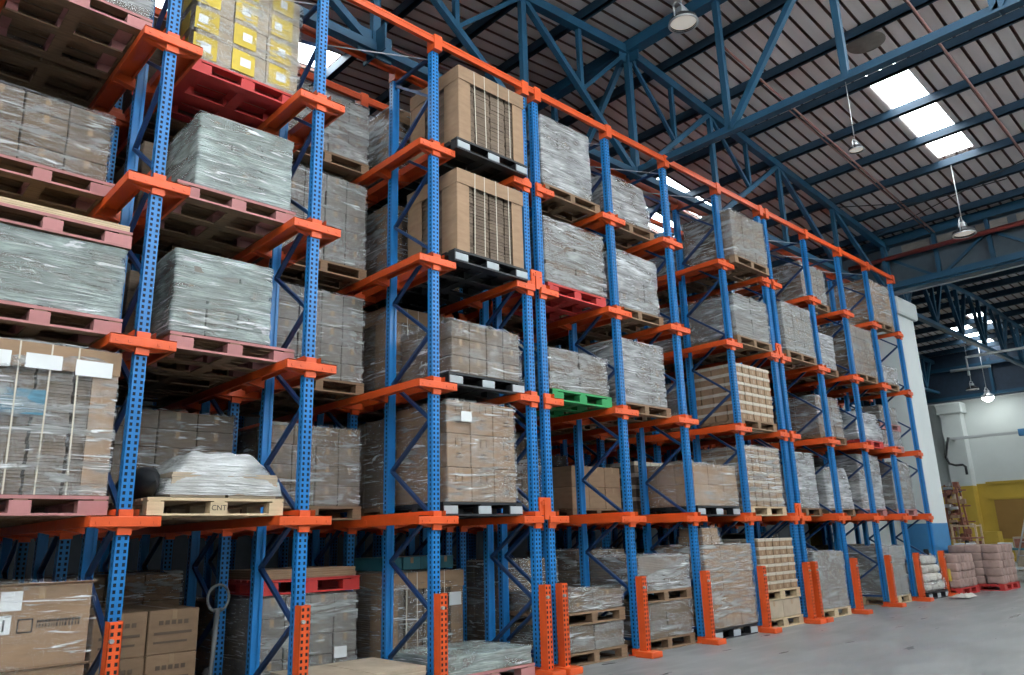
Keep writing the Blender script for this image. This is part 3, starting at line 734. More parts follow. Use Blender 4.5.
# --- first bay (cut by the left edge)
rack_load(0, 4, 0, 'pink', 'cartons', 1.2, 'grey film-wrapped cartons', f='f2', mk='kraftg', grid=(3, 2, 4))
rack_load(0, 4, 1, 'wood', 'cartons', 1.2, 'brown cartons', f='f1', grid=(3, 2, 4))
rack_load(0, 4, 2, 'wood', 'cartons', 1.2, 'brown cartons', grid=(3, 2, 4))
rack_load(0, 3, 0, 'pink', 'cartons', .86, 'brown shiny-wrapped cartons', f='f1', mk='kraftd', grid=(3, 2, 4))
t, p = rack_load(0, 2, 0, 'pink', 'sheets', .62, 'low grey-green wrapped bundles', f='f3', mk='kraftg')
pallet('pink', p[0] - .0, p[1] - .02, p[2] + .645, 'lying on the grey-green load, second rails, first bay')
o = None
mb = MB()
for k in range(3): mb.box(-.62, .60, 0, 1.05, .02 * k + .001, .02 * k + .019)
tag(put('board_stack', mb.mesh('board_stack', M['woodl']), None, (p[0], p[1], p[2] + .645 + PH)), 'thin stack of pale boards on the upper pink pallet, first bay', 'boards')
t, p = rack_load(0, 1, 0, 'pink', 'crate', 1.20, 'pale crate of mixed bundles with white sheets', f='f2', rough=1.4)
for k, (u, zz, ww, hh) in enumerate(((-.42, .98, .22, .13), (-.10, .99, .26, .12), (.26, .97, .28, .13))):
    mb = MB(); mb.box(u, u + ww, -.027, -.024, zz, zz + hh); put('paper_sheet', mb.mesh('paper_sheet', M['white']), t)
mb = MB(); mb.box(-.6, .08, -.0125, -.009, .62, .82); put('blue_bag', mb.mesh('blue_bag', M['dullblue']), t)
rack_load(0, 2, 1, 'wood', 'cartons', 1.0, 'brown cartons', grid=(3, 2, 4)); rack_load(0, 1, 1, 'wood', 'cartons', 1.1, 'dull cartons', grid=(3, 2, 4)); rack_load(0, 3, 1, 'wood', 'cartons', 1.0, 'dull cartons', grid=(3, 2, 4))
# big cartons on the floor
def big_carton(x, y, z, w, d, h, label, one=False):
    t = thing('large_carton', label, 'carton', (x, y, z), 0, 'large cartons on the floor in the first bay')
    put('body', carton_mesh(w, d, h, 'kraft'), t)
    mb = MB(); mb.add([(-w / 2, 0, h), (w / 2, 0, h), (w / 2 + .02, -.05, h + .02), (-w / 2 - .01, -.04, h + .015), (-w / 2, 0, h - .004), (w / 2, 0, h - .004), (w / 2 + .02, -.05, h + .016), (-w / 2 - .01, -.04, h + .011)], [(0, 1, 2, 3), (7, 6, 5, 4), (0, 3, 7, 4), (1, 5, 6, 2), (3, 2, 6, 7), (0, 4, 5, 1)])
    put('flap', mb.mesh('flap', M['kraft']), t)
    mb = MB(); mb.box(-w * .38, -w * .18, .0, .003, h - .17, h - .035); put('label', mb.mesh('label', M['white']), t)
    mb = MB(); mb.box(-w * .43, -w * .26, -.001, .0029, h - .33, h - .2); lb = put('label', mb.mesh('label', M['white']), t)
    text('number', '1', .12, M['ink'], lb, (-w * .37, -.0018, h - .31))
    mb = MB(); rr = random.Random(3); xx = -w * .20
    mb.box(xx, xx + .10, .0005, .0035, h - .33, h - .32); mb.box(xx, xx + .10, .0005, .0035, h - .24, h - .23); mb.box(xx, xx + .008, .0005, .0035, h - .33, h - .23); mb.box(xx + .092, xx + .1, .0005, .0035, h - .33, h - .23)
    xx += .125
    while xx < w * .40:
        ww = rr.uniform(.008, .02); mb.box(xx, xx + ww, .0005, .0035, h - .265, h - .245); mb.box(xx, xx + ww * .6, .0005, .0035, h - .30, h - .272); xx += ww + .006
    put('printing', mb.mesh('printing', M['ink']), t)
    return t
pallet('wood', -.87, -.14, 0, 'on the floor under the large cartons, first bay')
for k in range(2):
    big_carton(-.55, -.14, PH + .002 + .585 * k, .69, .9, .575, 'large brown carton %s at the left edge' % ('under the torn film, numbered' if k == 0 else 'with raised flap, top of its stack'))
    big_carton(-1.215, -.14, PH + .002 + .585 * k, .62, .9, .575, 'large brown carton cut by the left edge, %s one' % ('lower' if k == 0 else 'upper'))
mb = MB(); 
o = put('stretch_film', wrap_mesh(1.34, .94, 1.17, 4, 'f0', 1.6), None, (-.87, -.165, PH)); tag(o, 'loose clear film around the large cartons at left', 'film')

# --- second bay
t, p = rack_load(1, 4, 0, 'red', 'cartons', 1.23, 'yellow-labelled pale cartons', mk='kraftl', grid=(3, 2, 4), f='f1')
rr = random.Random(5)
for k in range(4):
    for i in range(3):
        for face in range(1):
            u = -.63 + .42 * i; zz = .32 * k
            mb = MB(); mb.box(u + .015, u + .27, -.0085, -.004, zz + .03, zz + .29); lb = put('yellow_label', mb.mesh('yellow_label', M['ylab']), t)
            mb = MB(); ua = u + rr.uniform(.05, .12); mb.box(ua, ua + rr.uniform(.08, .12), -.0105, -.0086, zz + .11, zz + .21); put('white_slip', mb.mesh('white_slip', M['white']), lb)
for j in range(2):
    for k in range(4):
        mb = MB(); mb.box(-.6385, -.636, .52 * j + .08, .52 * j + .34, .32 * k + .06, .32 * k + .27); put('yellow_label', mb.mesh('yellow_label', M['ylab']), t)
rack_load(1, 3, 0, 'pink', 'cartons', .86, 'silver-green tightly wrapped load', mk='kraftg', grid=(3, 3, 3), f='f3')
rack_load(1, 2, 0, 'pink', 'cartons', .84, 'silver-green load with sagging film', mk='kraftg', grid=(3, 3, 3), f='f3', rough=1.4, dx=-.06, W=1.22)
t, p = rack_load(1, 1, 0, 'new', 'sheets', .22, 'low white-wrapped bundles', mk='kraftl', W=1.0, ldx=.07)
x, y, z = p
mb = MB(); n = 26
vs = []; fs = []; nx_, ny_ = 26, 16
for j in range(ny_ + 1):
    for i in range(nx_ + 1):
        u = i / nx_; v = j / ny_; X = -.56 + 1.12 * u; Y = -.03 + 1.02 * v
        e = min(u, 1 - u) * 2; e2 = min(v, 1 - v) * 2
        hgt = .10 + .30 * min(1, e * 2.0) * min(1, e2 * 2.6 + .25) if True else 0
        if e < .01 or e2 < .01: hgt = -.0
        hgt += noise.noise(Vector((X * 5, Y * 5, 3))) * .035 + noise.noise(Vector((X * 14, Y * 14, 9))) * .014
        vs.append((X, Y, max(.0, hgt) + .0))
for j in range(ny_):
    for i in range(nx_): a = j * (nx_ + 1) + i; fs.append((a, a + 1, a + nx_ + 2, a + nx_ + 1))
mb.add(vs, fs); put('film_cover', mb.mesh('film_cover', M['f5'], True), t, (.0, 0, .02))
put('carton', carton_mesh(.62, .6, .14, 'kraftl'), t, (.0, .2, .222))
# CNT stencil on the pallet's middle block
cnt = [o for o in COL.objects if o.name.startswith('pallet') and o.type == 'EMPTY'][-1]
text('stencil', 'CNT', .066, M['ink'], cnt, (0.0, -.0012, .048), 'CENTER')
mb = MB(); vs = []; fs = []; n = 14; m_ = 12
for a in range(m_ + 1):
    q = a / m_; rad = (.155 * max(0, math.sin(math.pi * q)) ** .3)
    for b in range(n):
        ph = 2 * math.pi * b / n; nn = 1 + .35 * noise.noise(Vector((math.cos(ph) * 1.5, q * 6, math.sin(ph) * 1.5)))
        vs.append((.105 * math.cos(ph) * rad / .155 * nn, q * .95, max(0, .14 + rad * math.sin(ph) * nn)))
for a in range(m_):
    for b in range(n): fs.append((a * n + b, a * n + (b + 1) % n, (a + 1) * n + (b + 1) % n, (a + 1) * n + b))
mb.add(vs, fs); tag(put('plastic_roll', mb.mesh('plastic_roll', M['black'], True), None, (x - .55, y + .05, z + .002)), 'black crumpled plastic roll left of the low white load, second bay', 'plastic')
rack_load(1, 1, 1, 'wood', 'cartons', .95, 'brown wrapped cartons', f='f1', grid=(3, 2, 5))
rack_load(1, 2, 1, 'wood', 'cartons', .9, 'dull cartons', grid=(3, 2, 4)); rack_load(1, 3, 1, 'wood', 'cartons', .9, 'dull cartons', grid=(3, 2, 4)); rack_load(1, 4, 1, 'wood', 'cartons', 1.1, 'dull cartons', grid=(3, 2, 4))
rack_load(1, 4, 2, 'wood', 'cartons', 1.0, 'dull cartons', grid=(3, 2, 4))
t, p = rack_load(1, 0, 1, 'wood', 'cartons', .82, 'printed brown cartons', mk='kraft', grid=(2, 2, 2), W=.98, ldx=-.12)

for k in range(2):
    for i in range(2):
        mb = MB(); u = -.49 + .49 * i; zz = .41 * k
        for q in range(5): mb.box(u + .10 + .06 * q, u + .14 + .06 * q, -.0035, -.001, zz + .27, zz + .31)
        mb.box(u + .06, u + .42, -.0035, -.001, zz + .18, zz + .205); mb.box(u + .06, u + .38, -.0035, -.001, zz + .10, zz + .12)
        put('printed_mark', mb.mesh('printed_mark', M['fade']), t)
# --- third bay: loads stand one row back
rack_load(2, 4, 1, 'wood', 'cartons', .86, 'pale grey strapped cartons', mk='kraftg', grid=(4, 3, 5), f='f2', rough=.6)
rack_load(2, 3, 1, 'wood', 'cartons', 1.18, 'grey cartons with white seams', mk='kraftg', grid=(4, 3, 5), f='f1', rough=.5)
rack_load(2, 2, 1, 'wood', 'cartons', 1.10, 'grey-brown cartons with white seams', mk='kraftg', grid=(4, 3, 5), f='f1', rough=.5)
rack_load(2, 1, 1, 'wood', 'cartons', .92, 'dull brown cartons', grid=(4, 3, 4), f='f1', rough=.5)
rack_load(2, 4, 2, 'wood', 'cartons', 1.1, 'grey cartons', mk='kraftg', grid=(4, 2, 5)); rack_load(2, 3, 2, 'wood', 'cartons', 1.1, 'grey cartons', mk='kraftg', grid=(4, 2, 5))
t, p = rack_load(2, 0, 1, 'wood', 'cartons', .86, 'grey cartons under a red pallet', mk='kraftg', grid=(4, 2, 4), f='f1', rough=.5)
mb = MB(); mb.box(.3, .46, -.03, -.026, .16, .28); put('white_label', mb.mesh('white_label', M['white']), t); mb = MB(); mb.box(-.32, -.02, -.03, -.026, .62, .70); put('white_label', mb.mesh('white_label', M['white']), t)
pallet('red', p[0], p[1], p[2] + .882, 'lying on the grey cartons, floor of the third bay')
load('sheets', p[0] + .02, p[1] + .03, p[2] + .882 + PH + .002, 1.2, 1.0, .10, 'flat brown cardboard bundles on the red pallet, third bay', mk='kraft')
# flat boards in front
pallet('wood', 2.42, -.12, 0, 'on the floor under pale boards, third bay')
load('sheets', 2.42, -.11, PH + .002, 1.24, 1.02, .16, 'flat pale cardboard sheets at floor level before the third bay', mk='kraftl')

# --- fourth bay
rack_load(3, 4, 0, 'black', 'crate', 1.06, 'strapped crate with cardboard corners', W=1.24, dy=-.10)
rack_load(3, 3, 0, 'black', 'crate', 1.10, 'strapped crate with cardboard corners', W=1.24, dy=-.10)
for l in (4, 3):
    rack_load(3, l, 1, 'black', 'crate', 1.06, 'strapped crate half hidden', f='f2'); rack_load(3, l, 2, 'wood', 'cartons', .9, 'dull cartons', grid=(3, 2, 4))
t, p = rack_load(3, 2, 0, 'black', 'cartons', .64, 'low cartons under crumpled clear film', f='f1', grid=(4, 3, 3), rough=1.5)
t, p = rack_load(3, 1, 0, 'black', 'cartons', 1.18, 'tall tan cartons with printed marks', mk='kraft', grid=(3, 3, 3), W=1.14, f='f1', rough=.5, dy=-.05)
for k in range(3):
    for i in range(3):
        mb = MB(); u = -.57 + .38 * i + .14; zz = .413 * k
        mb.box(u, u + .10, -.012, -.006, zz + .22, zz + .225); mb.box(u, u + .10, -.012, -.006, zz + .31, zz + .315); mb.box(u, u + .005, -.012, -.006, zz + .22, zz + .315); mb.box(u + .095, u + .1, -.012, -.006, zz + .22, zz + .315)
        mb.box(u + .02, u + .08, -.012, -.006, zz + .13, zz + .145); mb.box(u + .01, u + .09, -.012, -.006, zz + .09, zz + .10); put('printed_mark', mb.mesh('printed_mark', M['ink']), t)
mb = MB(); mb.box(-.36, -.2, -.034, -.03, .93, 1.05); put('white_label', mb.mesh('white_label', M['white']), t)
rack_load(3, 2, 1, 'wood', 'crate', 1.1, 'brown crate with cardboard corners', f='f1'); rack_load(3, 1, 1, 'wood', 'cartons', 1.1, 'dull brown cartons', grid=(3, 2, 4), f='f1'); rack_load(3, 2, 2, 'wood', 'cartons', 1.1, 'dull cartons', grid=(3, 2, 4))
pallet('pink', 4.0, -.08, 0, 'on the floor under the low silver bundle, fourth bay')
load('sheets', 3.96, -.06, PH + .002, 1.24, 1.02, .17, 'low silver-wrapped bundle on the floor before the fourth bay', mk='kraftg', f='f3')
t, p = rack_load(3, 0, 1, 'wood', 'crate', 1.03, 'large brown crate with cardboard corners', f='f1')
mb = MB(); mb.box(.36, .56, -.03, -.026, .60, .76); put('white_label', mb.mesh('white_label', M['white']), t)
load('cartons', p[0], p[1] + .1, p[2] + 1.06, 1.1, .8, .16, 'teal bins on the brown crate, floor of the fourth bay', mk='teal', grid=(4, 1, 1))

# --- fifth bay
rack_load(4, 4, 0, 'wood', 'cartons', 1.10, 'tall grey tightly wrapped load', mk='kraftg', grid=(3, 2, 5), f='f4', rough=.7)
rack_load(4, 3, 0, 'red', 'sheets', .98, 'brown layered wrapped bundles', f='f2', mk='kraftd', rough=1.2)
rack_load(4, 2, 0, 'green', 'sheets', .56, 'dark ragged bundles in shiny film', f='f2', mk='kraftd', rough=1.6, W=1.2)
rack_load(4, 1, 1, 'wood', 'cartons', 1.15, 'dark cartons', grid=(3, 2, 4), f='f1', dy=.3)
for l in (2, 3, 4): rack_load(4, l, 1, 'wood', 'cartons', .95, 'dull wrapped cartons', grid=(3, 2, 4), f='f1')
rack_load(4, 0, 0, 'wood', 'sheets', .30, 'lower grey wrapped bundle', f='f1', rough=1.6, mk='kraftd', W=1.2)
rack_load(4, 0, 0, 'wood', 'cartons', .24, 'upper grey wrapped cartons', f='f1', rough=1.8, mk='kraftd', grid=(2, 2, 2), W=1.2, base=.475)
rack_load(4, 0, 1, 'wood', 'cartons', 1.1, 'dark wrapped cartons', grid=(3, 2, 4), f='f1')
# --- sixth bay
rack_load(5, 4, 0, 'wood', 'cartons', .80, 'slumped silver load', mk='kraftd', grid=(3, 2, 4), f='f4', rough=2.2, taper=.12)
rack_load(5, 3, 0, 'wood', 'cartons', .92, 'white shiny wrapped load', mk='kraftg', grid=(3, 2, 4), f='f4', rough=1.6)
rack_load(5, 2, 0, 'wood', 'cartons', .98, 'grey cylinder-edged wrapped load', mk='kraftg', grid=(3, 2, 5), f='f4', rough=.8)
rack_load(5, 1, 1, 'wood', 'cartons', .66, 'tan printed cartons', mk='kraft', grid=(3, 2, 2))
for l in (2, 3, 4): rack_load(5, l, 1, 'wood', 'cartons', .9, 'pale brown cartons', mk='kraft', grid=(3, 2, 3))
rack_load(5, 0, 0, 'wood', 'sheets', .46, 'lower wrapped bundle', f='f1', mk='kraftd', rough=1.4)
rack_load(5, 0, 0, 'wood', 'sheets', .46, 'upper silver-creased load', f='f2', mk='kraftd', base=.635, rough=2)
rack_load(5, 0, 1, 'wood', 'cartons', 1.2, 'dark wrapped cartons', grid=(3, 2, 4), f='f1')
# --- seventh bay
rack_load(6, 1, 0, 'black', 'cartons', .66, 'tan cartons with diagonal film', mk='kraft', grid=(3, 3, 2), W=1.28, f='f1')
t, p = rack_load(6, 0, 0, 'black', 'cartons', 1.21, 'tall milky-wrapped cartons', mk='kraft', grid=(3, 2, 3), f='f2', W=1.34)
load('cartons', p[0] - .12, p[1] + .2, p[2] + 1.23, .5, .5, .26, 'narrow wrapped carton tower on the tall milky load, seventh bay', mk='kraft', grid=(2, 1, 2), f='f1', taper=.1)
rack_load(6, 1, 1, 'wood', 'cases', .8, 'brown cases', mk='kraftd', grid=(5, 2, 4)); rack_load(6, 3, 2, 'wood', 'cartons', .8, 'dull cartons', grid=(3, 2, 3))
rack_load(6, 2, 2, 'wood', 'cartons', .9, 'dull cartons', grid=(3, 2, 3))
# --- eighth bay
rack_load(7, 4, 0, 'wood', 'cartons', .90, 'silver creased load', mk='kraftd', grid=(3, 3, 4), f='f2', rough=1.6, dy=-.1)
rack_load(7, 3, 0, 'wood', 'sheets', .80, 'grey layered load', f='f2', mk='kraftg', rough=1.2, dy=-.1)
rack_load(7, 2, 0, 'wood', 'cases', 1.02, 'pale trays in straight rows', mk='kraft', grid=(5, 4, 6))
rack_load(7, 1, 0, 'new', 'cases', 1.04, 'pale cases in seven rows', mk='kraft', grid=(5, 3, 7), f='f1', rough=.6)
rack_load(7, 0, 0, 'new', 'cartons', .28, 'low torn-wrapped carton', mk='kraftl', grid=(2, 2, 1), W=1.2)
rack_load(7, 0, 0, 'new', 'cases', .84, 'pale cases in six rows', mk='kraft', grid=(5, 3, 6), base=.45, W=1.2)
for l in (2, 3, 4): rack_load(7, l, 1, 'wood', 'cartons', .85, 'grey wrapped cartons', mk='kraftg', grid=(3, 2, 4), f='f2')
rack_load(7, 1, 1, 'wood', 'cases', .9, 'dull cases', grid=(4, 2, 5)); 
# --- ninth bay
rack_load(8, 3, 0, 'wood', 'cartons', 1.0, 'grey capped load with dark side', mk='kraftg', grid=(3, 2, 4), f='f2')
rack_load(8, 1, 0, 'wood', 'cartons', 1.06, 'tall smooth milky load', mk='kraftg', grid=(3, 2, 3), f='f4', rough=.7)
rack_load(8, 0, 0, 'new', 'cartons', 1.0, 'tall wrapped cartons', mk='kraftg', grid=(3, 2, 3), f='f2', rough=.7)
rack_load(8, 0, 1, 'wood', 'cartons', 1.36, 'pale wrapped load', mk='kraftg', grid=(3, 2, 5), f='f2')
rack_load(8, 2, 1, 'wood', 'cartons', .8, 'dull cartons', grid=(3, 2, 3)); rack_load(8, 4, 1, 'wood', 'cartons', .8, 'dull cartons', grid=(3, 2, 3), f='f1')
# --- tenth bay
rack_load(9, 4, 0, 'wood', 'cartons', .84, 'brown and silver wrapped load', mk='kraftd', grid=(3, 2, 4), f='f2')
rack_load(9, 3, 0, 'wood', 'cartons', .76, 'small grey wrapped load', mk='kraftg', grid=(3, 2, 3), f='f4')
rack_load(9, 2, 0, 'wood', 'cartons', .86, 'round-topped grey load', mk='kraftd', grid=(3, 2, 4), f='f2', taper=.08)
rack_load(9, 1, 0, 'wood', 'cartons', .84, 'round-topped silver load', mk='kraftg', grid=(3, 2, 3), f='f4', taper=.10, rough=1.3)
rack_load(9, 0, 1, 'wood', 'cartons', 1.0, 'grey wrapped load', mk='kraftg', grid=(3, 2, 3), f='f2')
# --- eleventh bay
rack_load(10, 3, 0, 'wood', 'cartons', 1.14, 'brown wrapped cartons with dark side', mk='kraftd', grid=(3, 2, 4), f='f1')
rack_load(10, 2, 0, 'red', 'cartons', .62, 'silver crumpled load', mk='kraftg', grid=(3, 2, 2), f='f4', rough=2.2, taper=.12)
rack_load(10, 1, 0, 'pink', 'cartons', 1.18, 'tall grey milky load', mk='kraftg', grid=(3, 2, 4), f='f4', rough=.7)
rack_load(10, 0, 0, 'new', 'cartons', 1.02, 'tall grey wrapped load with black side', mk='kraftg', grid=(3, 2, 3), f='f2', rough=.8)
rack_load(10, 4, 1, 'wood', 'cartons', .8, 'brown crate', mk='kraft', grid=(3, 2, 3)); rack_load(10, 2, 1, 'wood', 'cartons', .9, 'brown cartons', grid=(3, 2, 3))
# --- twelfth bay
rack_load(11, 4, 0, 'wood', 'cartons', 1.05, 'brown and white wrapped load', mk='kraft', grid=(3, 3, 5), f='f2', rough=.7)
rack_load(11, 3, 0, 'wood', 'cartons', .42, 'low silver crumpled load', mk='kraftg', grid=(3, 2, 2), f='f4', rough=2)
rack_load(11, 2, 0, 'pink', 'cartons', .34, 'lower silver-wrapped boxes', mk='kraftg', grid=(3, 2, 2), f='f2')
rack_load(11, 2, 0, 'pink', 'cartons', .42, 'upper clear-wrapped boxes', mk='kraftg', grid=(3, 2, 2), f='f1', base=.52)
rack_load(11, 1, 0, 'pink', 'cartons', 1.08, 'tall brown and grey load', mk='kraftg', grid=(3, 3, 6), f='f2', rough=.8)
rack_load(11, 0, 0, 'black', 'bags', .74, 'slumped pile of film-wrapped white sacks', mk='bagw', f='f1', taper=.22, rough=2, dy=-.22, dx=.08)
for l in (1, 2, 3): rack_load(9, l, 1, 'wood', 'cartons', .9, 'dull cartons', grid=(3, 2, 3))

have = {(b, l, r) for (b, l, r) in FILLED}
fr = random.Random(21)
for r in (1, 2):
    for b in range(12):
        for l in range(0, 4):
            if (b, l, r) in have or (b == 6 and r == 1 and l >= 2): continue
            if r == 2 and l == 3: continue
            mk, ad = fr.choice((('kraftd', 'dull brown'), ('kraft', 'tan'), ('kraftg', 'grey')))
            rack_load(b, l, r, 'wood', 'cartons', fr.uniform(.75, 1.15), ad + ' cartons', mk=mk, grid=(3, 2, fr.choice((3, 4))), f=fr.choice((None, 'f1', 'f1')))

# ------------------------------------------------------------ pallet truck in the second bay
t = thing('pallet_truck', 'grey hand pallet truck with loop handle, in the second bay', 'pallet truck', (1.30, 1.10, 0))
mb = MB(); pts = []
for k in range(20):
    a = 2 * math.pi * k / 19; pts.append((.11 * math.sin(a + math.pi * .5 - .6), -.02, 1.06 + .13 * math.cos(a + math.pi * .5 - .6)))
mb.tube(pts, .014, 8); put('loop_handle', mb.mesh('loop_handle', M['dgrey'], True), t)
mb = MB(); mb.tube([(0, -.02, .95), (-.02, .0, .3), (-.02, .03, .18)], [.026, .022, .03], 10); mb.bar((-.05, -.02, .95), (.05, -.02, .95), .03, .03); put('drawbar', mb.mesh('drawbar', M['dgrey'], True), t)
mb = MB(); mb.cbox(-.26, .20, .02, .16, .05, .24, .02); mb.lathe([(.05, .1), (.05, .34), (.03, .4), (0, .4)], (-.02, .08, 0), 12); put('pump_body', mb.mesh('pump_body', M['black']), t)
mb = MB(); mb.lathe([(0, -.03), (.08, -.03), (.08, .03), (0, .03)], (0, 0, 0), 16); q = put('steer_wheel', mb.mesh('steer_wheel', M['black'], False), t, (-.02, .06, .08)); q.rotation_euler = (0, math.pi / 2, 0)

# ------------------------------------------------------------ pallets of sacks past the end of the rack
def sack_pallet(x, y, W, D, H, pk, lab, lab2):
    pallet(pk, x, y, 0, lab2, W=W + .04, D=D + .02)
    t = load('bags', x, y + .01, PH, W, D, H, lab, mk='bag', group='sack pallets past the rack'); 
    mb = MB(); mb.box(-W / 2 + .02, W / 2 - .02, .03, D - .03, H + .002, H + .012); put('top_sheet', mb.mesh('top_sheet', M['kraftl']), t); return t
sack_pallet(18.98, -.38, 1.25, 1.1, .74, 'red', 'brown sacks layered on a red pallet nearest the rack end', 'under the brown sacks nearest the rack end')
sack_pallet(20.75, -.80, 1.25, 1.15, .92, 'red', 'taller brown sack pile on a red pallet, farther right', 'under the taller brown sack pile, farther right')
# black and yellow hand lift beside the last guard
t = thing('hand_lift', 'black and yellow lift truck standing by the end of the rack', 'lift truck', (18.32, -.12, 0))
mb = MB(); mb.cbox(-.10, .02, -.05, .30, .10, .62, .02); mb.cbox(-.06, .00, .30, .42, 0.1, 1.05, .02); put('body', mb.mesh('body', M['black']), t)
mb = MB(); mb.cbox(-.12, -.01, -.11, -.051, .32, .60, .01); mb.cbox(-.12, -.06, .08, .16, .62, .98, .01); put('yellow_cover', mb.mesh('yellow_cover', M['yellow']), t)
mb = MB(); mb.lathe([(0, -.04), (.05, -.04), (.05, .04), (0, .04)], (0, 0, 0), 14)
for y in (0, .25): q = put('wheel', mb.mesh('wheel', M['black']), t, (-.04, y, .052)); q.rotation_euler = (0, math.pi / 2, 0)
# crumpled plastic on the floor
mb = MB(); vs = []; fs = []; n = 14
for j in range(n + 1):
    for i in range(n + 1):
        u, v = i / n, j / n; e = min(u, 1 - u, v, 1 - v) * 4
        vs.append((u * .7 - .35 + .05 * noise.noise(Vector((u * 4, v * 4, 1))), v * .4 - .2 + .05 * noise.noise(Vector((u * 4, v * 4, 7))), .003 + min(1, e) * (.05 + .09 * noise.noise(Vector((u * 6, v * 6, 4))))))
for j in range(n):
    for i in range(n): a = j * (n + 1) + i; fs.append((a, a + 1, a + n + 2, a + n + 1))
mb.add(vs, fs); tag(put('crumpled_plastic', mb.mesh('crumpled_plastic', M['bagw'], True), None, (17.65, -.62, .03)), 'crumpled white plastic on the floor before the wrapped sacks', 'plastic')

# ------------------------------------------------------------ clutter in the far hall
t = thing('machine_tower', 'tall cluttered rust-red machine beyond the white column', 'machine', (26.0, 1.82, 0))
rr = random.Random(11)
for (a, b) in ((-.35, -.3), (.35, -.3), (-.3, .35), (.3, .35)):
    mb = MB(); mb.bar((a * .9, b * .9, 0), (a * .5, b * .5, 2.9), .05, .05); put('mast', mb.mesh('mast', M['rust']), t)
for k in range(70):
    z = .5 + k * .034; s = .46 - .09 * z
    mb = MB(); cx, cy = rr.uniform(-s, s), rr.uniform(-s, s); a_, b_ = rr.uniform(.04, .12), rr.uniform(.04, .13)
    mb.cbox(cx - a_, cx + a_, cy - b_, cy + b_, z, z + rr.uniform(.04, .17), .006)
    put('fitting', mb.mesh('fitting', M[rr.choice(['rust', 'rust', 'rust', 'rust', 'black', 'alu', 'kraftl', 'kraft'])]), t)
for z in (.7, 1.2, 1.7, 2.2, 2.7):
    mb = MB(); mb.bar((-.1, -.75 + z * .12, z), (-.1, .45, z), .03, .04); put('arm', mb.mesh('arm', M['rust']), t)
t = thing('wooden_rack', 'pale wooden frame rack with shelves beyond the sack pallets', 'rack', (23.9, .75, 0))
for y in (-.02, .62):
    for x in (0, .5):
        mb = MB(); mb.bar((x, y, 0), (x, y, 1.62), .05, .05); put('leg', mb.mesh('leg', M['woodl']), t)
for z in (.55, 1.2, 1.55):
    mb = MB(); mb.box(-.03, .53, -.05, .65, z, z + .04); put('shelf', mb.mesh('shelf', M['woodl'] if z > 1.2 else M['rust']), t)
for k, (y, lab) in enumerate(((.02, 'right'), (.34, 'left'))):
    mb = MB(); mb.cbox(0, .02, 0, .28, 0, .16, .004); tag(put('white_tray', mb.mesh('white_tray', M['white']), None, (23.86, y + .75 - .0, .92)), 'white tray standing on the wooden rack, %s of the two' % lab, 'tray', 'white trays')
    o = COL.objects[-1] if False else None
mb = MB(); mb.cbox(-.12, .3, -.1, .7, .86, .9, .005); put('shelf', mb.mesh('shelf', M['black']), t)
t = thing('workbench', 'long bench with teal bins and boxes at the right edge', 'bench', (24.5, -1.2, 0))
mb = MB(); mb.box(0, .9, -1.6, 1.75, .84, .9); put('top', mb.mesh('top', M['teal']), t)
for y in (-1.5, 0.1, 1.65):
    mb = MB(); mb.box(.05, .12, y - .03, y + .03, 0, .84); mb.box(.78, .85, y - .03, y + .03, 0, .84); put('leg', mb.mesh('leg', M['teal']), t)
mb = MB(); mb.box(.02, .88, -1.55, 1.7, .3, .34); put('shelf', mb.mesh('shelf', M['white']), t)
for k in range(7):
    mb = MB(); mb.cbox(0, .35, 0, .32, 0, .16 + .05 * (k % 3), .01)
    tag(put('storage_bin', mb.mesh('storage_bin', M[['teal', 'rust', 'white', 'bluewall'][k % 4]]), None, (24.6, -2.6 + .45 * k, .901)), '%s storage bin on the far bench, %s from the right' % (['teal', 'rust-brown', 'white', 'blue'][k % 4], ORD[k]), 'bin', 'storage bins on the far bench')
t = thing('step_ladder', 'white leaning ladder struts at the right edge', 'ladder', (24.2, -.55, 0))
for y in (0, -.45):
    mb = MB(); mb.tube([(0, y + .45, .5), (.1, y - .2, 2.5)], .022, 8); put('rail', mb.mesh('rail', M['alu'], True), t)
for k in range(5):
    mb = MB(); f_ = k / 5; mb.tube([(.02 * k, .40 - .13 * k, .7 + .38 * k), (.02 * k, -.05 - .13 * k, .7 + .38 * k)], .014, 6); put('rung', mb.mesh('rung', M['alu'], True), t)
mb = MB()
for k in range(9):
    pass
for k in range(6):
    mb = MB(); mb.cbox(0, .5, 0, .6, 0, .95 + .2 * (k % 3), .02)
    tag(put('supply_crate', mb.mesh('supply_crate', M[['rust', 'kraftl', 'yellow'][k % 3]]), None, (30 + .3 * (k % 2), -3.6 + 1.1 * k, 0)), '%s crate on the floor before the yellow wall, %s from the right' % (['rust-brown', 'pale', 'yellow'][k % 3], ORD[k]), 'crate', 'crates before the yellow wall')
# jib boom with hose
t = thing('jib_boom', 'grey horizontal pipe boom with blue end fixed to the far pilaster', 'jib crane', (37.0, 0, 0))
mb = MB(); mb.bar((0, 5.1, 5.42), (0, -2.5, 5.36), .10, .12); mb.bar((0, 4.9, 5.42), (.395, 4.9, 5.42), .1, .1); put('boom', mb.mesh('boom', M['pipe']), t)
mb = MB(); mb.cbox(-.14, .14, .6, 2.2, 5.24, 5.54, .02); put('drive', mb.mesh('drive', M['bluewall']), t)
mb = MB(); mb.tube([(-.1, 5.0, 5.5), (-.1, 5.12, 5.1), (-.1, 5.25, 4.6), (-.1, 5.15, 4.3), (-.1, 4.9, 4.2), (-.1, 4.6, 4.2), (-.1, 4.5, 4.1), (-.1, 4.5, 3.75)], .055, 8); put('hose', mb.mesh('hose', M['black'], True), t)

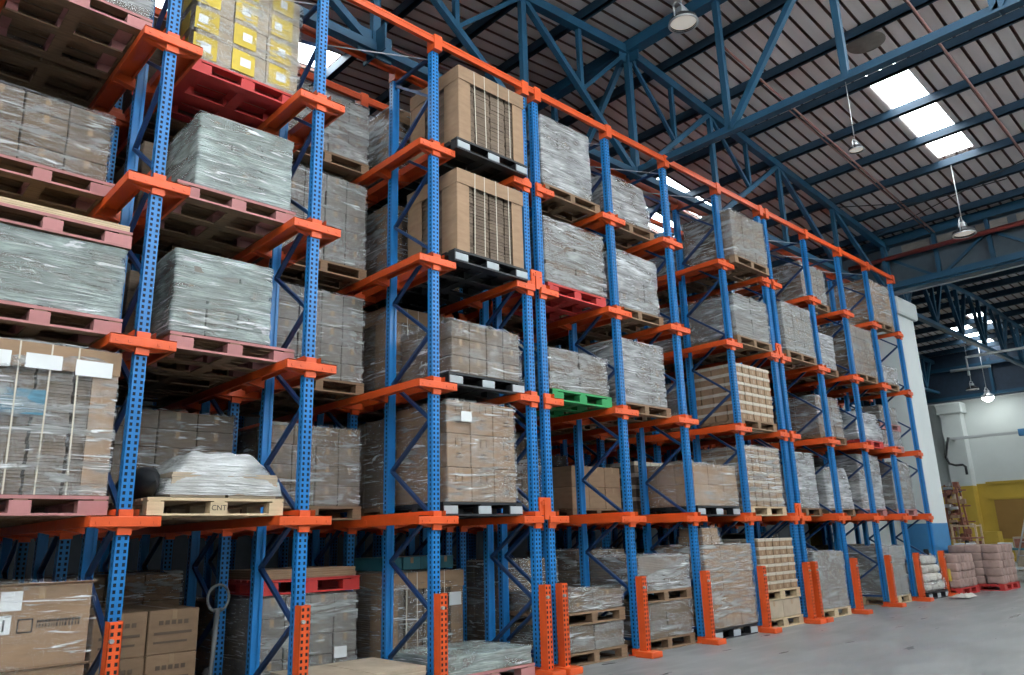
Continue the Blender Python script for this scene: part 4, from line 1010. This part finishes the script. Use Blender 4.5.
# ------------------------------------------------------------ pipes of the far hall
def pipe(name, pts, r, mk, label, grp=None):
    mb = MB(); mb.tube(pts, r, 8); return tag(put(name, mb.mesh(name, M[mk], True)), label, 'pipe', grp)
pipe('grey_pipe', [(26, .72, 6.32), (26, .72, 6.94), (26, -3.5, 6.9)], .045, 'pipe', 'grey pipe with bent end under the far roof')
pipe('grey_pipe', [(26, 1.25, 6.55), (26, .05, 6.52)], .05, 'pipe', 'short grey pipe hung beside the bent one')
pipe('grey_pipe', [(26, -1.9, 5.2), (26, -1.15, 6.25) if False else (26, -.95, 6.2), (26, -3.5, 6.15)], .05, 'pipe', 'grey pipe turning down at the right edge')
pipe('sprinkler_pipe', [(9.1, -.80, roof_z(9.1) - .34), (19.7, -.80, roof_z(19.7) - .34)], .022, 'pinkpipe', 'thin reddish sprinkler pipe, nearer the rack', 'sprinkler pipes')
pipe('sprinkler_pipe', [(11.6, -.68, roof_z(11.6) - .30), (19.7, -.68, roof_z(19.7) - .30)], .014, 'pinkpipe', 'thinner reddish pipe beside the sprinkler pipe', 'sprinkler pipes')
pipe('sprinkler_pipe', [(8.6, -3.6, roof_z(8.6) - .30), (19.7, -3.6, roof_z(19.7) - .30)], .025, 'pinkpipe', 'reddish sprinkler pipe to the right of the skylight', 'sprinkler pipes')
pipe('sprinkler_pipe', [(-6, 3.0, roof_z(-6) - .3), (7.9, 3.0, roof_z(7.9) - .3)], .022, 'pinkpipe', 'reddish pipe under the left roof slope', 'sprinkler pipes')
mb = MB(); mb.tube([(16.8, .5, roof_z(16.8) - .25), (17.6, -1.2, roof_z(17.6) - .42), (18.1, -3.0, roof_z(18.1) - .25)], .012, 6); tag(put('bracing_cable', mb.mesh('bracing_cable', M['black'], True)), 'dark sagging brace rod below the roof near the far lamp', 'rod', 'roof brace rods')
mb = MB(); mb.tube([(19.0, .4, roof_z(19) - .25), (17.8, -2.0, roof_z(17.8) - .4), (16.8, -5.0, roof_z(16.8) - .25)], .012, 6); tag(put('bracing_cable', mb.mesh('bracing_cable', M['black'], True)), 'dark brace rod crossing the sagging one', 'rod', 'roof brace rods')

# ------------------------------------------------------------ high-bay lamps
def lamp(x, y, z, s, label, ztop, lit=False, tilt=(0, 0)):
    t = thing('high_bay_lamp', label, 'lamp', (x, y, z), group='high-bay lamps')
    mb = MB(); mb.lathe([(.0, .10), (.10, .10), (.12, .06), (.20, .02), (.215, -.04), (.195, -.04), (.19, .0)], n=28); mb.v = [(a * s, b * s, c * s) for a, b, c in mb.v]
    put('reflector', mb.mesh('reflector', M['black'] if not lit else M['alu'], True), t)
    mb = MB(); mb.lathe([(.0, -.022), (.16, -.024), (.19, -.01)] if not lit else [(0, -.20), (.09, -.17), (.15, -.10), (.19, -.01)], n=28); mb.v = [(a * s, b * s, c * s) for a, b, c in mb.v]; put('glass', mb.mesh('glass', M['lit'] if lit else M['lens'], True), t)
    mb = MB(); mb.lathe([(.185, -.036), (.215, -.036), (.22, -.05), (.19, -.055)], n=28); mb.v = [(a * s, b * s, c * s) for a, b, c in mb.v]; put('rim', mb.mesh('rim', M['alu'], True), t)
    mb = MB(); mb.cbox(-.09 * s, .09 * s, -.06 * s, .06 * s, .10 * s, .20 * s, .01); put('driver_box', mb.mesh('driver_box', M['alu']), t)
    mb = MB(); mb.tube([(-.21 * s, 0, -.02 * s), (-.22 * s, 0, .16 * s), (-.12 * s, 0, .27 * s), (.12 * s, 0, .27 * s), (.22 * s, 0, .16 * s), (.21 * s, 0, -.02 * s)], .012 * s, 6); put('yoke', mb.mesh('yoke', M['alu'], True), t)
    mb = MB(); mb.tube([(0, 0, .27 * s), (0, 0, ztop - z)], .011 * s, 6); put('hanger', mb.mesh('hanger', M['alu'], True), t)
lamp(7.6, -1.06, 9.72, 1.15, 'round lamp hung near the ridge girder, top centre', roof_z(7.6) + .0)
lamp(8.25, -3.22, 6.68, .5, 'small lamp hung below the skylight', BZ)
lamp(16.7, -2.24, 7.98, 1.15, 'wide silver lamp hung on a long rod at right', roof_z(16.7) - .1)
lamp(30, 1.78, 6.5, 1.0, 'small pale lamp hung in the far hall', roof2(30) - .0)
lamp(36.6, 3.02, 7.1, 1.35, 'lit lamp glowing before the far white wall', roof2(36.6), lit=True)
mb = MB(); mb.lathe([(0, -.02), (.30, -.015), (.34, 0)], n=24)
tag(put('roof_vent', mb.mesh('roof_vent', M['kraftg'], True), None, (11.45, -2.55, roof_z(11.45) - .02)), 'round greyish vent in the roof above the skylight', 'vent')

# ------------------------------------------------------------ the floor lies a little below the rack's nominal zero: set down what stands on it
def lowest(o):
    z = 1e9
    if o.type == 'MESH' and len(o.data.vertices):
        z = min((o.matrix_basis @ v.co).z for v in o.data.vertices)
    for c in o.children:
        q = lowest(c)
        if q < 1e8: z = min(z, (o.matrix_basis @ Vector((0, 0, q))).z)
    return z
for o in list(COL.objects):
    if o.parent is not None or o.type not in ('MESH', 'EMPTY') or o.name.startswith('upright_frame'): continue
    if o.get('kind') == 'structure' and o.name != 'floor':
        for v in o.data.vertices:
            if abs(v.co.z) < .001: v.co.z = -FLOOR_DROP - .01
    elif lowest(o) < 1.45: o.location.z -= FLOOR_DROP
